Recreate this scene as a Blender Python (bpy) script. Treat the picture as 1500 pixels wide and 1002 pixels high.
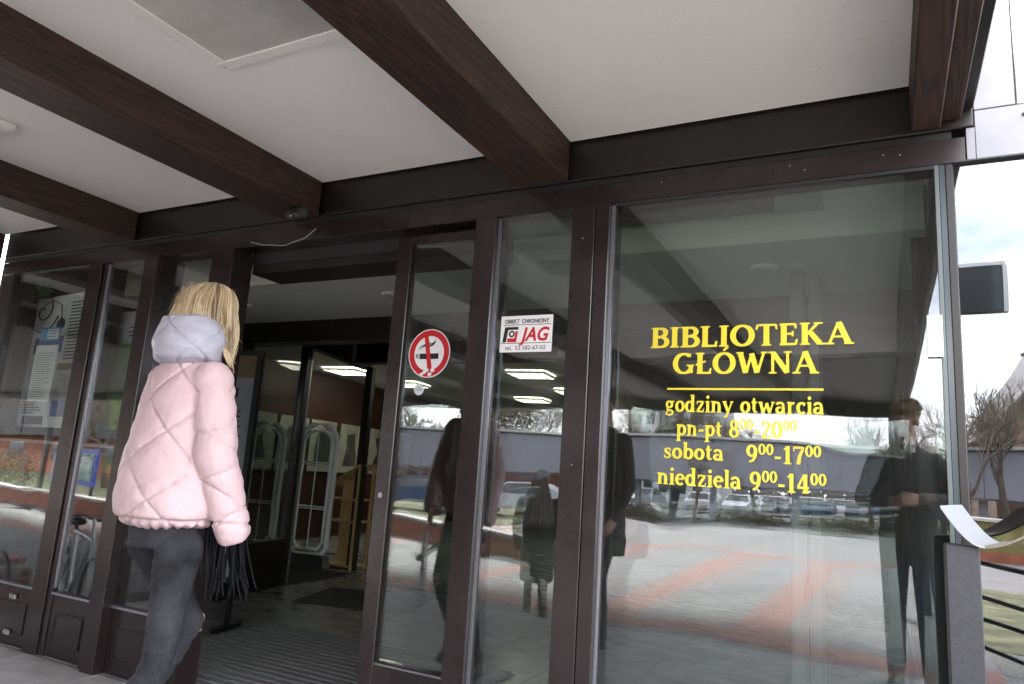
import bpy, bmesh, math, random
from mathutils import Vector, Matrix, noise
R = math.radians
PI = math.pi
for o in list(bpy.data.objects): bpy.data.objects.remove(o)
scene = bpy.context.scene
COL = scene.collection
EYE = 1.15

# ------------------------------------------------------------------ camera
cam_d = bpy.data.cameras.new('camera'); cam = bpy.data.objects.new('camera', cam_d); COL.objects.link(cam)
yaw, pitch, roll = R(-27.72), R(10.39), R(3.80)
fwd = Vector((math.sin(yaw)*math.cos(pitch), math.cos(yaw)*math.cos(pitch), math.sin(pitch)))
rt = Vector((math.cos(yaw), -math.sin(yaw), 0)); up = rt.cross(fwd)
r2 = rt*math.cos(roll)+up*math.sin(roll); u2 = -rt*math.sin(roll)+up*math.cos(roll)
cam.matrix_world = Matrix(((r2.x, u2.x, -fwd.x, 0), (r2.y, u2.y, -fwd.y, 0), (r2.z, u2.z, -fwd.z, EYE), (0, 0, 0, 1)))
cam_d.sensor_width = 36; cam_d.lens = 36*1052.7/1500; cam_d.clip_start = 0.02; cam_d.clip_end = 2000
scene.camera = cam

# ------------------------------------------------------------------ sky, sun, exposure
SUN_EL, SUN_ROT = R(42), R(215)
w = bpy.data.worlds.new('World'); scene.world = w; w.use_nodes = True
nt = w.node_tree; N = nt.nodes; L = nt.links; N.clear()
wo = N.new('ShaderNodeOutputWorld'); bg = N.new('ShaderNodeBackground'); bg.inputs['Strength'].default_value = 0.12
sky = N.new('ShaderNodeTexSky'); sky.sky_type = 'NISHITA'; sky.sun_disc = False
sky.sun_elevation = SUN_EL; sky.sun_rotation = SUN_ROT; sky.air_density = 1.0; sky.dust_density = 1.5
tc = N.new('ShaderNodeTexCoord'); mp = N.new('ShaderNodeMapping'); mp.inputs['Scale'].default_value = (1.0, 1.0, 2.2)
mp.inputs['Location'].default_value = (3.1, 0.4, 1.7)
nz = N.new('ShaderNodeTexNoise'); nz.inputs['Scale'].default_value = 2.3; nz.inputs['Detail'].default_value = 7; nz.inputs['Roughness'].default_value = .55
cr = N.new('ShaderNodeValToRGB'); cr.color_ramp.elements[0].position = .335; cr.color_ramp.elements[1].position = .50
cr.color_ramp.elements[0].color = (.15, .15, .15, 1)
nz2 = N.new('ShaderNodeTexNoise'); nz2.inputs['Scale'].default_value = 3.5; nz2.inputs['Detail'].default_value = 5
cr2 = N.new('ShaderNodeValToRGB'); cr2.color_ramp.elements[0].color = (8.6, 8.8, 9.5, 1); cr2.color_ramp.elements[1].color = (13, 13, 13.3, 1)
cr2.color_ramp.elements[0].position = .35; cr2.color_ramp.elements[1].position = .65
mx = N.new('ShaderNodeMixRGB')
L.new(tc.outputs['Generated'], mp.inputs[0]); L.new(mp.outputs[0], nz.inputs['Vector']); L.new(mp.outputs[0], nz2.inputs['Vector'])
L.new(nz.outputs[0], cr.inputs[0]); L.new(nz2.outputs[0], cr2.inputs[0])
L.new(cr.outputs[0], mx.inputs[0]); L.new(sky.outputs[0], mx.inputs[1]); L.new(cr2.outputs[0], mx.inputs[2])
L.new(mx.outputs[0], bg.inputs['Color']); L.new(bg.outputs[0], wo.inputs[0])
sd = bpy.data.lights.new('sun', 'SUN'); sd.energy = 3.0; sd.angle = R(15); sd.color = (1, .96, .9)
so = bpy.data.objects.new('sun', sd); COL.objects.link(so)
# direction towards the sun, same convention as the sky texture (rotation measured from +Y towards +X)
sv = Vector((math.sin(SUN_ROT)*math.cos(SUN_EL), math.cos(SUN_ROT)*math.cos(SUN_EL), math.sin(SUN_EL)))
so.rotation_euler = sv.to_track_quat('Z', 'Y').to_euler(); so.location = sv*50
vs = scene.view_settings; vs.view_transform = 'Standard'; vs.look = 'None'; vs.gamma = 1; vs.use_curve_mapping = False
vs.exposure = 2.95
scene.render.engine = 'CYCLES'
cy = scene.cycles; cy.max_bounces = 10; cy.transparent_max_bounces = 24; cy.glossy_bounces = 5; cy.diffuse_bounces = 5
cy.caustics_reflective = False; cy.sample_clamp_indirect = 6

# ------------------------------------------------------------------ materials
def mat(name, col=(.5, .5, .5), rough=.6, metal=0., var=0., vscale=8., bump=0., bscale=40., emit=None, estr=0., spec=None, stretch=None, coord='Object', sheen=0., col2=None, detail=4, alpha=None):
    m = bpy.data.materials.new(name); m.use_nodes = True
    n = m.node_tree.nodes; l = m.node_tree.links; b = n['Principled BSDF']
    b.inputs['Base Color'].default_value = (*col, 1); b.inputs['Roughness'].default_value = rough; b.inputs['Metallic'].default_value = metal
    if spec is not None: b.inputs['Specular IOR Level'].default_value = spec
    if sheen: b.inputs['Sheen Weight'].default_value = sheen
    if emit: b.inputs['Emission Color'].default_value = (*emit, 1); b.inputs['Emission Strength'].default_value = estr
    t = n.new('ShaderNodeTexCoord'); mpn = n.new('ShaderNodeMapping'); l.new(t.outputs[coord], mpn.inputs[0])
    if stretch: mpn.inputs['Scale'].default_value = stretch
    if var or col2:
        z = n.new('ShaderNodeTexNoise'); z.inputs['Scale'].default_value = vscale; z.inputs['Detail'].default_value = detail
        l.new(mpn.outputs[0], z.inputs['Vector'])
        r = n.new('ShaderNodeValToRGB'); r.color_ramp.elements[0].position = .3; r.color_ramp.elements[1].position = .7
        c0 = [max(0, c*(1-var)) for c in col]; c1 = [min(1, c*(1+var)) for c in (col2 or col)]
        r.color_ramp.elements[0].color = (*c0, 1); r.color_ramp.elements[1].color = (*c1, 1)
        l.new(z.outputs[0], r.inputs[0]); l.new(r.outputs[0], b.inputs['Base Color'])
    if bump:
        z = n.new('ShaderNodeTexNoise'); z.inputs['Scale'].default_value = bscale; z.inputs['Detail'].default_value = 4
        l.new(mpn.outputs[0], z.inputs['Vector'])
        bp = n.new('ShaderNodeBump'); bp.inputs['Strength'].default_value = bump; bp.inputs['Distance'].default_value = .01
        l.new(z.outputs[0], bp.inputs['Height']); l.new(bp.outputs[0], b.inputs['Normal'])
    return m
def wood(name, dark, light, axis='Y', rough=.45, scale=1.):
    m = bpy.data.materials.new(name); m.use_nodes = True
    n = m.node_tree.nodes; l = m.node_tree.links; b = n['Principled BSDF']; b.inputs['Roughness'].default_value = rough
    t = n.new('ShaderNodeTexCoord'); mpn = n.new('ShaderNodeMapping'); l.new(t.outputs['Object'], mpn.inputs[0])
    s = [1, 1, 1]; s['XYZ'.index(axis)] = .09
    mpn.inputs['Scale'].default_value = s
    z = n.new('ShaderNodeTexNoise'); z.inputs['Scale'].default_value = 5*scale; z.inputs['Detail'].default_value = 2; l.new(mpn.outputs[0], z.inputs['Vector'])
    mul = n.new('ShaderNodeMath'); mul.operation = 'MULTIPLY'; mul.inputs[1].default_value = 150; l.new(z.outputs[0], mul.inputs[0])
    sn = n.new('ShaderNodeMath'); sn.operation = 'SINE'; l.new(mul.outputs[0], sn.inputs[0])
    z2 = n.new('ShaderNodeTexNoise'); z2.inputs['Scale'].default_value = 90*scale; z2.inputs['Detail'].default_value = 5; l.new(mpn.outputs[0], z2.inputs['Vector'])
    ad = n.new('ShaderNodeMath'); ad.operation = 'MULTIPLY_ADD'; ad.inputs[1].default_value = .22; l.new(sn.outputs[0], ad.inputs[0]); l.new(z2.outputs[0], ad.inputs[2])
    r = n.new('ShaderNodeValToRGB'); r.color_ramp.elements[0].position = .2; r.color_ramp.elements[1].position = .85
    r.color_ramp.elements[0].color = (*dark, 1); r.color_ramp.elements[1].color = (*light, 1)
    l.new(ad.outputs[0], r.inputs[0]); l.new(r.outputs[0], b.inputs['Base Color'])
    bp = n.new('ShaderNodeBump'); bp.inputs['Strength'].default_value = .35; bp.inputs['Distance'].default_value = .004
    l.new(ad.outputs[0], bp.inputs['Height']); l.new(bp.outputs[0], b.inputs['Normal'])
    return m
def glass(name, fac=1.0, tint=(.86, .9, .88), wob=.03, dirt=0.):
    m = bpy.data.materials.new(name); m.use_nodes = True
    n = m.node_tree.nodes; l = m.node_tree.links; n.clear()
    out = n.new('ShaderNodeOutputMaterial'); mixs = n.new('ShaderNodeMixShader')
    tr = n.new('ShaderNodeBsdfTransparent'); tr.inputs[0].default_value = (*tint, 1)
    gl = n.new('ShaderNodeBsdfGlossy'); gl.inputs['Roughness'].default_value = 0.0; gl.inputs['Color'].default_value = (.97, .97, 1, 1)
    fr = n.new('ShaderNodeFresnel'); geo = n.new('ShaderNodeNewGeometry'); im = n.new('ShaderNodeMath'); im.operation = 'MULTIPLY_ADD'; im.inputs[1].default_value = 1/1.5-1.5; im.inputs[2].default_value = 1.5
    l.new(geo.outputs['Backfacing'], im.inputs[0]); l.new(im.outputs[0], fr.inputs['IOR'])
    mu = n.new('ShaderNodeMath'); mu.operation = 'MULTIPLY'; mu.inputs[1].default_value = fac; mu.use_clamp = True
    l.new(fr.outputs[0], mu.inputs[0]); l.new(mu.outputs[0], mixs.inputs[0]); l.new(tr.outputs[0], mixs.inputs[1]); l.new(gl.outputs[0], mixs.inputs[2])
    t = n.new('ShaderNodeTexCoord'); z = n.new('ShaderNodeTexNoise'); z.inputs['Scale'].default_value = 2.2; z.inputs['Detail'].default_value = 1
    l.new(t.outputs['Object'], z.inputs['Vector'])
    bp = n.new('ShaderNodeBump'); bp.inputs['Strength'].default_value = wob; bp.inputs['Distance'].default_value = .1
    l.new(z.outputs[0], bp.inputs['Height']); l.new(bp.outputs[0], gl.inputs['Normal'])
    last = mixs
    if dirt:
        df = n.new('ShaderNodeBsdfDiffuse'); df.inputs[0].default_value = (.6, .6, .58, 1)
        z3 = n.new('ShaderNodeTexNoise'); z3.inputs['Scale'].default_value = 160; z3.inputs['Detail'].default_value = 2
        z4 = n.new('ShaderNodeTexNoise'); z4.inputs['Scale'].default_value = 5; z4.inputs['Detail'].default_value = 4
        mpn = n.new('ShaderNodeMapping'); mpn.inputs['Scale'].default_value = (5, 1, .35)
        l.new(t.outputs['Object'], z3.inputs['Vector']); l.new(t.outputs['Object'], mpn.inputs[0]); l.new(mpn.outputs[0], z4.inputs['Vector'])
        r3 = n.new('ShaderNodeValToRGB'); r3.color_ramp.elements[0].position = .68; r3.color_ramp.elements[1].position = .76
        l.new(z3.outputs[0], r3.inputs[0])
        m1 = n.new('ShaderNodeMath'); m1.operation = 'MULTIPLY'; m1.inputs[1].default_value = dirt*3; l.new(r3.outputs[0], m1.inputs[0])
        m2 = n.new('ShaderNodeMath'); m2.operation = 'MULTIPLY_ADD'; m2.inputs[1].default_value = dirt*.5; l.new(z4.outputs[0], m2.inputs[0]); l.new(m1.outputs[0], m2.inputs[2])
        ms = n.new('ShaderNodeMixShader'); l.new(m2.outputs[0], ms.inputs[0]); l.new(mixs.outputs[0], ms.inputs[1]); l.new(df.outputs[0], ms.inputs[2])
        last = ms
    l.new(last.outputs[0], out.inputs[0])
    return m
M = {}
M['frame'] = mat('plum_brown_aluminium', (.019, .013, .0135), .24, .0, var=.3, vscale=5, bump=.03, bscale=200)
M['frame_dark'] = mat('dark_brown_aluminium', (.010, .0075, .007), .35, .0, var=.2, vscale=4)
M['bead'] = mat('bright_aluminium_bead', (.35, .36, .4), .3, .9)
M['beam'] = wood('dark_stained_timber', (.010, .0045, .0032), (.050, .0205, .0125), 'Y', .62)
M['beamx'] = wood('dark_stained_timber_across', (.008, .005, .0045), (.02, .012, .010), 'X', .5)
M['plaster'] = mat('white_soffit_plaster', (.89, .875, .865), .85, var=.05, vscale=1.1, bump=.12, bscale=60, detail=9)
M['ceil_in'] = mat('inner_ceiling_paint', (.82, .82, .78), .85, var=.03, vscale=3)
M['glass'] = glass('window_glass', 1.6, wob=.016, dirt=.022)
M['glass_in'] = glass('inner_window_glass', 1.3, tint=(.9, .93, .91), wob=.06)
M['glass_clear'] = glass('clear_glass', 1.0, wob=.01)
M['glass_wing'] = glass('mirror_coated_glass', 3.3, tint=(.45, .5, .5), wob=.015)
M['yellow'] = mat('yellow_vinyl', (.66, .54, .03), .5)
M['orange'] = mat('orange_vinyl', (.8, .45, .04), .5)
M['white'] = mat('white_vinyl', (.78, .78, .78), .4)
M['red'] = mat('red_vinyl', (.5, .012, .018), .4)
M['black'] = mat('black_print', (.008, .008, .009), .5)
M['stone'] = mat('grey_stone_slab', (.38, .37, .365), .55, var=.25, vscale=7, bump=.15, bscale=90, detail=8)
M['stone_in'] = mat('dark_polished_stone', (.21, .22, .215), .2, var=.35, vscale=4, detail=9, stretch=(1, 2.4, 1))
M['joint'] = mat('dark_joint', (.06, .058, .055), .9)
def paving():
    m = mat('plaza_paving', (.33, .32, .315), .8, bump=.1, bscale=60)
    n = m.node_tree.nodes; l = m.node_tree.links; b = n['Principled BSDF']
    t = n.new('ShaderNodeTexCoord'); br = n.new('ShaderNodeTexBrick'); l.new(t.outputs['Object'], br.inputs['Vector'])
    br.inputs['Scale'].default_value = 5; br.inputs['Color1'].default_value = (.29, .27, .275, 1); br.inputs['Color2'].default_value = (.20, .185, .19, 1)
    br.inputs['Mortar'].default_value = (.09, .09, .085, 1); br.inputs['Mortar Size'].default_value = .022
    z = n.new('ShaderNodeTexNoise'); z.inputs['Scale'].default_value = .6; z.inputs['Detail'].default_value = 6; l.new(t.outputs['Object'], z.inputs['Vector'])
    mxx = n.new('ShaderNodeMixRGB'); mxx.blend_type = 'OVERLAY'; mxx.inputs[0].default_value = .5; l.new(br.outputs[0], mxx.inputs[1]); l.new(z.outputs[0], mxx.inputs[2])
    l.new(mxx.outputs[0], b.inputs['Base Color']); return m
M['paving'] = paving()
def redpav():
    m = mat('red_paving', (.4, .2, .17), .8, bump=.1, bscale=60)
    n = m.node_tree.nodes; l = m.node_tree.links; b = n['Principled BSDF']
    t = n.new('ShaderNodeTexCoord'); br = n.new('ShaderNodeTexBrick'); l.new(t.outputs['Object'], br.inputs['Vector'])
    br.inputs['Scale'].default_value = 5; br.inputs['Color1'].default_value = (.36, .18, .155, 1); br.inputs['Color2'].default_value = (.28, .145, .13, 1)
    br.inputs['Mortar'].default_value = (.16, .11, .1, 1); br.inputs['Mortar Size'].default_value = .015
    l.new(br.outputs[0], b.inputs['Base Color']); return m
M['redpav'] = redpav()
M['asphalt'] = mat('asphalt', (.1, .1, .1), .85, var=.2, vscale=2, bump=.2)
M['grass'] = mat('grass', (.085, .10, .04), .9, var=.4, vscale=3, bump=.5, bscale=30, detail=8, col2=(.15, .14, .075))
M['brick'] = mat('red_brick', (.3, .1, .06), .85, var=.3, vscale=2.5, bump=.2, bscale=50)
M['mortar'] = mat('mortar', (.25, .22, .2), .9)
M['cap'] = mat('pale_coping', (.5, .48, .45), .8, var=.15)
M['lavender'] = mat('pale_lavender_cladding', (.23, .225, .265), .6, var=.08, vscale=.6)
M['roofedge'] = mat('dark_roof_edge', (.05, .045, .05), .6)
M['darkglass'] = mat('dark_far_glass', (.03, .035, .04), .08)
M['bark'] = mat('grey_brown_bark', (.09, .068, .05), .9, var=.3, vscale=6)
M['twig'] = mat('pale_twig', (.15, .12, .09), .9, var=.3, vscale=6)
M['leaf'] = mat('olive_evergreen_leaf', (.05, .065, .025), .7, var=.4, vscale=5)
M['metal'] = mat('brushed_steel', (.38, .385, .4), .35, .9, bump=.05, bscale=200)
M['sheet'] = mat('pale_metal_sheet', (.20, .195, .215), .4, .3, var=.12, vscale=6, bump=.05, bscale=30, detail=7)
M['rail'] = mat('black_painted_steel', (.02, .021, .024), .35)
M['granite'] = mat('speckled_dark_granite', (.032, .032, .038), .5, var=.18, vscale=90, bump=.10, bscale=220, detail=6)
M['offwhite'] = mat('offwhite_metal', (.88, .87, .85), .5)
M['grille'] = mat('grey_grille', (.66, .655, .64), .6, var=.1, vscale=3)
M['rubber'] = mat('black_rubber', (.02, .02, .02), .8)
M['slat'] = mat('mat_slat_rubber', (.15, .15, .147), .6, var=.2, vscale=60, bump=.3, bscale=300)
M['carpet'] = mat('charcoal_carpet', (.03, .03, .032), .95, bump=.3, bscale=300)
M['redwall'] = mat('dark_red_brown_panel', (.045, .015, .010), .5, var=.25, vscale=3, stretch=(1, 1, .2))
M['pine'] = wood('honey_pine', (.42, .27, .11), (.6, .42, .2), 'Z', .5)
M['lamp'] = mat('fluorescent_diffuser', (.8, .8, .7), .5, emit=(1, .97, .8), estr=2.0)
M['skin'] = mat('skin', (.5, .29, .22), .5, var=.08, vscale=20)
M['lips'] = mat('lips', (.4, .14, .12), .5)
M['eye'] = mat('eye_white', (.7, .7, .7), .2)
# ------------------------------------------------------------------ mesh helpers
class MB:
    def __init__(s): s.v = []; s.f = []; s.mi = []; s.sm = []
    def add(s, vs, fs, mi=0, smooth=False):
        b = len(s.v); s.v += [tuple(v) for v in vs]
        for f in fs: s.f.append([i+b for i in f]); s.mi.append(mi); s.sm.append(smooth)
        return s
    def box(s, x0, x1, y0, y1, z0, z1, mi=0, bev=0):
        if bev <= 0:
            v = [(x, y, z) for z in (z0, z1) for y in (y0, y1) for x in (x0, x1)]
            return s.add(v, [(0, 2, 3, 1), (4, 5, 7, 6), (0, 1, 5, 4), (2, 6, 7, 3), (0, 4, 6, 2), (1, 3, 7, 5)], mi)
        bm = bmesh.new(); bmesh.ops.create_cube(bm, size=1)
        for v in bm.verts: v.co = Vector(((x0+x1)/2+v.co.x*(x1-x0), (y0+y1)/2+v.co.y*(y1-y0), (z0+z1)/2+v.co.z*(z1-z0)))
        bmesh.ops.bevel(bm, geom=bm.edges[:], offset=bev, segments=1, affect='EDGES')
        bm.verts.index_update(); r = s.add([v.co[:] for v in bm.verts], [[v.index for v in f.verts] for f in bm.faces], mi); bm.free(); return r
    def obox(s, c, ax, ay, az, mi=0):      # oriented box: centre and three half-axis vectors
        c, ax, ay, az = map(Vector, (c, ax, ay, az))
        v = [c+ax*i+ay*j+az*k for k in (-1, 1) for j in (-1, 1) for i in (-1, 1)]
        return s.add(v, [(0, 2, 3, 1), (4, 5, 7, 6), (0, 1, 5, 4), (2, 6, 7, 3), (0, 4, 6, 2), (1, 3, 7, 5)], mi)
    def tube(s, pts, rad, n=8, mi=0, cap=True, smooth=True):
        pts = [Vector(p) for p in pts]
        rads = rad if isinstance(rad, (list, tuple)) else [rad]*len(pts)
        vs = []; ref = None
        for i, p in enumerate(pts):
            d = (pts[min(i+1, len(pts)-1)]-pts[max(i-1, 0)])
            d = d.normalized() if d.length > 1e-9 else Vector((0, 0, 1))
            if ref is None: ref = Vector((1, 0, 0)) if abs(d.x) < .8 else Vector((0, 1, 0))
            a = d.cross(ref).normalized(); b = d.cross(a).normalized(); ref = b.cross(d) if False else ref
            for k in range(n):
                t = 2*PI*k/n; vs.append(p+(a*math.cos(t)+b*math.sin(t))*rads[i])
        fs = [(i*n+k, i*n+(k+1) % n, (i+1)*n+(k+1) % n, (i+1)*n+k) for i in range(len(pts)-1) for k in range(n)]
        s.add(vs, fs, mi, smooth)
        if cap: s.add(vs[:n], [list(range(n))[::-1]], mi); s.add(vs[-n:], [list(range(n))], mi)
        return s
    def prism(s, poly, y0, y1, mi=0):      # poly of (x,z), extruded along Y
        n = len(poly); v = [(x, y0, z) for x, z in poly]+[(x, y1, z) for x, z in poly]
        return s.add(v, [list(range(n)), list(range(n, 2*n))[::-1]]+[(i, i+n, (i+1) % n+n, (i+1) % n) for i in range(n)], mi)
    def ell(s, c, r, seg=16, ring=10, mi=0, rot=None):
        c = Vector(c); v = []
        for i in range(ring+1):
            th = PI*i/ring
            for k in range(seg):
                p = Vector((math.sin(th)*math.cos(2*PI*k/seg)*r[0], math.sin(th)*math.sin(2*PI*k/seg)*r[1], math.cos(th)*r[2]))
                if rot: p = rot @ p
                v.append(c+p)
        return s.add(v, [(i*seg+k, (i+1)*seg+k, (i+1)*seg+(k+1) % seg, i*seg+(k+1) % seg) for i in range(ring) for k in range(seg)], mi, True)
    def cap(s, a, b, ra, rb, n=14, mi=0):  # tapered capsule
        a, b = Vector(a), Vector(b); s.ell(a, (ra,)*3, n, 8, mi); s.ell(b, (rb,)*3, n, 8, mi)
        k = 5; pts = [a.lerp(b, i/k) for i in range(k+1)]; return s.tube(pts, [ra+(rb-ra)*i/k for i in range(k+1)], n, mi)
    def loft(s, rings, n=28, mi=0, close=True):  # rings: (cx,cy,cz,rx,ry)
        v = []
        for cx, cyy, cz, rx, ry in rings:
            for k in range(n):
                t = 2*PI*k/n; v.append((cx+rx*math.cos(t), cyy+ry*math.sin(t), cz))
        s.add(v, [(i*n+k, i*n+(k+1) % n, (i+1)*n+(k+1) % n, (i+1)*n+k) for i in range(len(rings)-1) for k in range(n)], mi, True)
        if close: s.add(v[:n], [list(range(n))[::-1]], mi); s.add(v[-n:], [list(range(n))], mi)
        return s
    def mesh(s, name, mats):
        me = bpy.data.meshes.new(name); me.from_pydata(s.v, [], s.f); me.update()
        for m in (mats if isinstance(mats, (list, tuple)) else [mats]): me.materials.append(m)
        me.polygons.foreach_set('material_index', s.mi); me.polygons.foreach_set('use_smooth', s.sm); return me
    def build(s, name, mats, parent=None, loc=None):
        o = bpy.data.objects.new(name, s.mesh(name, mats)); COL.objects.link(o)
        if parent: o.parent = parent
        if loc: o.location = loc
        return o
def tag(o, label=None, cat=None, group=None, kind=None):
    if label: o['label'] = label
    if cat: o['category'] = cat
    if group: o['group'] = group
    if kind: o['kind'] = kind
    return o
def empty(name, label, cat, loc=(0, 0, 0), rz=0, group=None, parent=None):
    o = bpy.data.objects.new(name, None); COL.objects.link(o); o.location = loc; o.rotation_euler = (0, 0, rz); o.empty_display_size = .1
    if parent: o.parent = parent
    return tag(o, label, cat, group)
def kids(o): return [c for c in bpy.data.objects if c.parent == o]
def copy_tree(o, parent=None):
    c = o.copy(); COL.objects.link(c)
    if parent: c.parent = parent
    for ch in kids(o): copy_tree(ch, c)
    return c
def place(name, me, parent, loc=(0, 0, 0), rot=(0, 0, 0), sc=None):
    o = bpy.data.objects.new(name, me); COL.objects.link(o); o.parent = parent; o.location = loc; o.rotation_euler = rot
    if sc: o.scale = sc
    return o
def struct(name, mb, m): return tag(mb.build(name, m), kind='structure')
def fuse(mb, name, m, voxel=.008, smooth=3, parent=None):   # one continuous surface out of overlapping volumes
    me = mb.mesh(name, m); o = bpy.data.objects.new(name, me); COL.objects.link(o)
    r = o.modifiers.new('r', 'REMESH'); r.mode = 'VOXEL'; r.voxel_size = voxel; r.use_smooth_shade = True
    if smooth: q = o.modifiers.new('s', 'SMOOTH'); q.iterations = smooth; q.factor = .5
    bpy.context.view_layer.update(); dg = bpy.context.evaluated_depsgraph_get()
    nm = bpy.data.meshes.new_from_object(o.evaluated_get(dg)); o.modifiers.clear(); o.data = nm
    if not nm.materials: nm.materials.append(m if not isinstance(m, list) else m[0])
    nm.polygons.foreach_set('use_smooth', [True]*len(nm.polygons))
    if parent: o.parent = parent
    return o

# ------------------------------------------------------------------ ground
FY = 2.60   # outer face of the facade
struct('ground', MB().box(-400, 400, -400, 400, -1.2, -.50), mat('worn_winter_ground', (.13, .12, .10), .9, var=.3, vscale=.3, detail=8))
struct('plaza_paving', MB().box(-30, 12, -26, -1.35, -.60, -.45).box(-30, -5.63, -1.349, 2.6, -.60, -.45), M['paving'])
mb = MB()
mb.box(-30, .95, -3.75, -3.1, -.459, -.446)
for x in (-1.35, -3.15, -5.6, -9.5, -14): mb.box(x-.27, x+.27, -13.8, -3.76, -.459, -.446)
mb.box(-30, .95, -14.5, -13.81, -.459, -.446)
struct('red_paving_strips', mb, M['redpav'])
struct('car_park', MB().box(-60, 60, -95, -26.01, -.60, -.455), M['asphalt'])
struct('lawn', MB().box(-60, -10.5, -24.9, -9.4, -.49, -.43).box(.98, 12, -12, -4.9, -.55, -.44), M['grass'])
# platform in front of the doors: core, slabs laid one by one, two steps
struct('platform', MB().box(-5.6, .9, -.70, 2.58, -.6, -.03), M['joint'])
st = MB().box(-5.6, .9, -1.02, -.701, -.6, -.155).box(-5.6, .9, -1.34, -1.021, -.6, -.305)
struct('platform_steps', st, M['stone'])
rnd = random.Random(4)
plat = [o for o in bpy.data.objects if o.name == 'platform'][0]
slab = MB().box(-.297, .297, -.197, .197, -.02, .0, bev=.003).mesh('slab', M['stone'])
n = 0
for j in range(8):
    for i in range(15):
        x = .60-.3-.602*i-(.3 if j % 2 else 0); y = 2.38-.402*j
        if x < -5.3: continue
        place('slab', slab, plat, (x, y, rnd.uniform(-.002, .001)), (0, 0, 0)); n += 1

# ------------------------------------------------------------------ canopy
can = empty('entrance_canopy', 'deep entrance canopy with dark timber beams and white soffit panels', 'canopy', (0, 0, 0))
SOF = 2.53
BEAMS = [(-2.72, -2.485), (-1.36, -1.137), (-4.12, -3.905)]
x = -5.3
while x > -8.3: BEAMS.append((x-.22, x)); x -= 1.38
for a, b in BEAMS:
    mb = MB().box(0, b-a, -6.6, FY-.03, 2.355, 2.66, bev=.006); mb.build('beam', M['beam'], can, (a, 0, 0))
MB().box(.103, .19, -6.6, FY-.03, 2.36, 2.66, bev=.005).build('beam', M['beam'], can)
MB().box(.192, .25, -6.6, FY-.02, 2.39, 2.66, bev=.004).build('beam', M['beam'], can)
MB().box(.252, .284, -6.62, FY-.02, 2.42, 2.80, bev=.003).build('fascia', M['frame_dark'], can)
MB().box(-24, .29, -6.75, -6.63, 2.34, 2.80).build('fascia', M['beamx'], can)
xs = sorted([b for a, b in BEAMS])+[.19]
prev = -24.0
for a, b in sorted(BEAMS)+[(.103, .19)]:
    if a > -6: MB().box(prev, a-.001, -2.4, FY-.03, SOF, SOF+.03).build('soffit_panel', M['plaster'], can)
    yb = -2.402 if a > -6 else FY-.03; k = -6.6
    while k < yb-.05: MB().box(prev, a-.001, k, min(k+.597, yb), SOF, SOF+.03).build('added_dark_board', M['beamx'], can); k += .6  # out-of-view soffit boarded dark to darken what the panes reflect
    prev = b+.001
MB().box(-24, .28, -6.6, FY, 2.67, 2.81).build('roof_deck', M['roofedge'], can)
# rear columns of the canopy
for x in (.12, -4.75, -12.6, -20):
    c = MB().box(x-.07, x+.07, -6.5, -6.32, -.45, 2.35, bev=.01); c.build('column', M['frame_dark'], can)
# ceiling vent grille (frame and many fine bars)
v = empty('ceiling_vent', 'large square white-framed ventilation grille set in the soffit between two beams', 'vent', (0, 0, 0))
mb = MB(); z0, z1 = 2.515, 2.535; vx0, vx1, vy0, vy1 = -2.09, -1.42, .80, 1.61; fw = .045
mb.box(vx0, vx1, vy1-fw, vy1, z0, z1, bev=.003); mb.box(vx0, vx1, vy0, vy0+fw, z0, z1, bev=.003)
mb.box(vx0, vx0+fw, vy0+fw, vy1-fw, z0, z1, bev=.003); mb.box(vx1-fw, vx1, vy0+fw, vy1-fw, z0, z1, bev=.003)
mb.build('vent_frame', M['offwhite'], v)
mb = MB(); x = vx0+fw
while x < vx1-fw: mb.box(x, x+.0035, vy0+fw, vy1-fw, 2.518, 2.5295); x += .008
g = mb.build('grille_bars', M['grille'], v); g['kind'] = 'stuff'
mb = MB(); mb.box(vx0+fw, vx1-fw, vy0+fw, vy1-fw, 2.526, 2.5298); mb.build('mesh_backing', mat('vent_backing', (.75, .75, .735), .9, var=.15, vscale=4, stretch=(1, 3, 1)), v)
for (sx, sy) in ((vx0+.02, vy1-.02), (vx1-.1, vy1-.02), (vx0+.02, vy0+.1)): MB().ell((sx, sy, 2.514), (.004, .004, .003), 8, 4).build('screw', M['metal'], v)
# fixings and small marks on the soffit
fx = MB(); gq = random.Random(12)
for a_, b_ in ((-2.47, -1.38), (-1.12, .08), (-3.88, -2.74)):
    for yy in (2.3, 1.7, 1.1, .5, -.1, -.7):
        for xx in (a_+.03, b_-.03): fx.ell((xx+gq.uniform(-.01, .01), yy+gq.uniform(-.02, .02), 2.5295), (.004, .004, .002), 8, 4)
o = fx.build('nail_heads', M['grille'], can); o['kind'] = 'stuff'
# surface lamp at the left
lp = empty('ceiling_lamp', 'flat white rectangular lamp on the soffit at the left edge', 'lamp', (-3.60, 1.30, 2.53), R(0))
MB().box(-.28, .22, -.32, .30, -.028, -.001, bev=.01).build('housing', M['offwhite'], lp)
MB().box(-.23, .17, -.27, .25, -.034, -.0285).build('diffuser', M['white'], lp)
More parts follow.
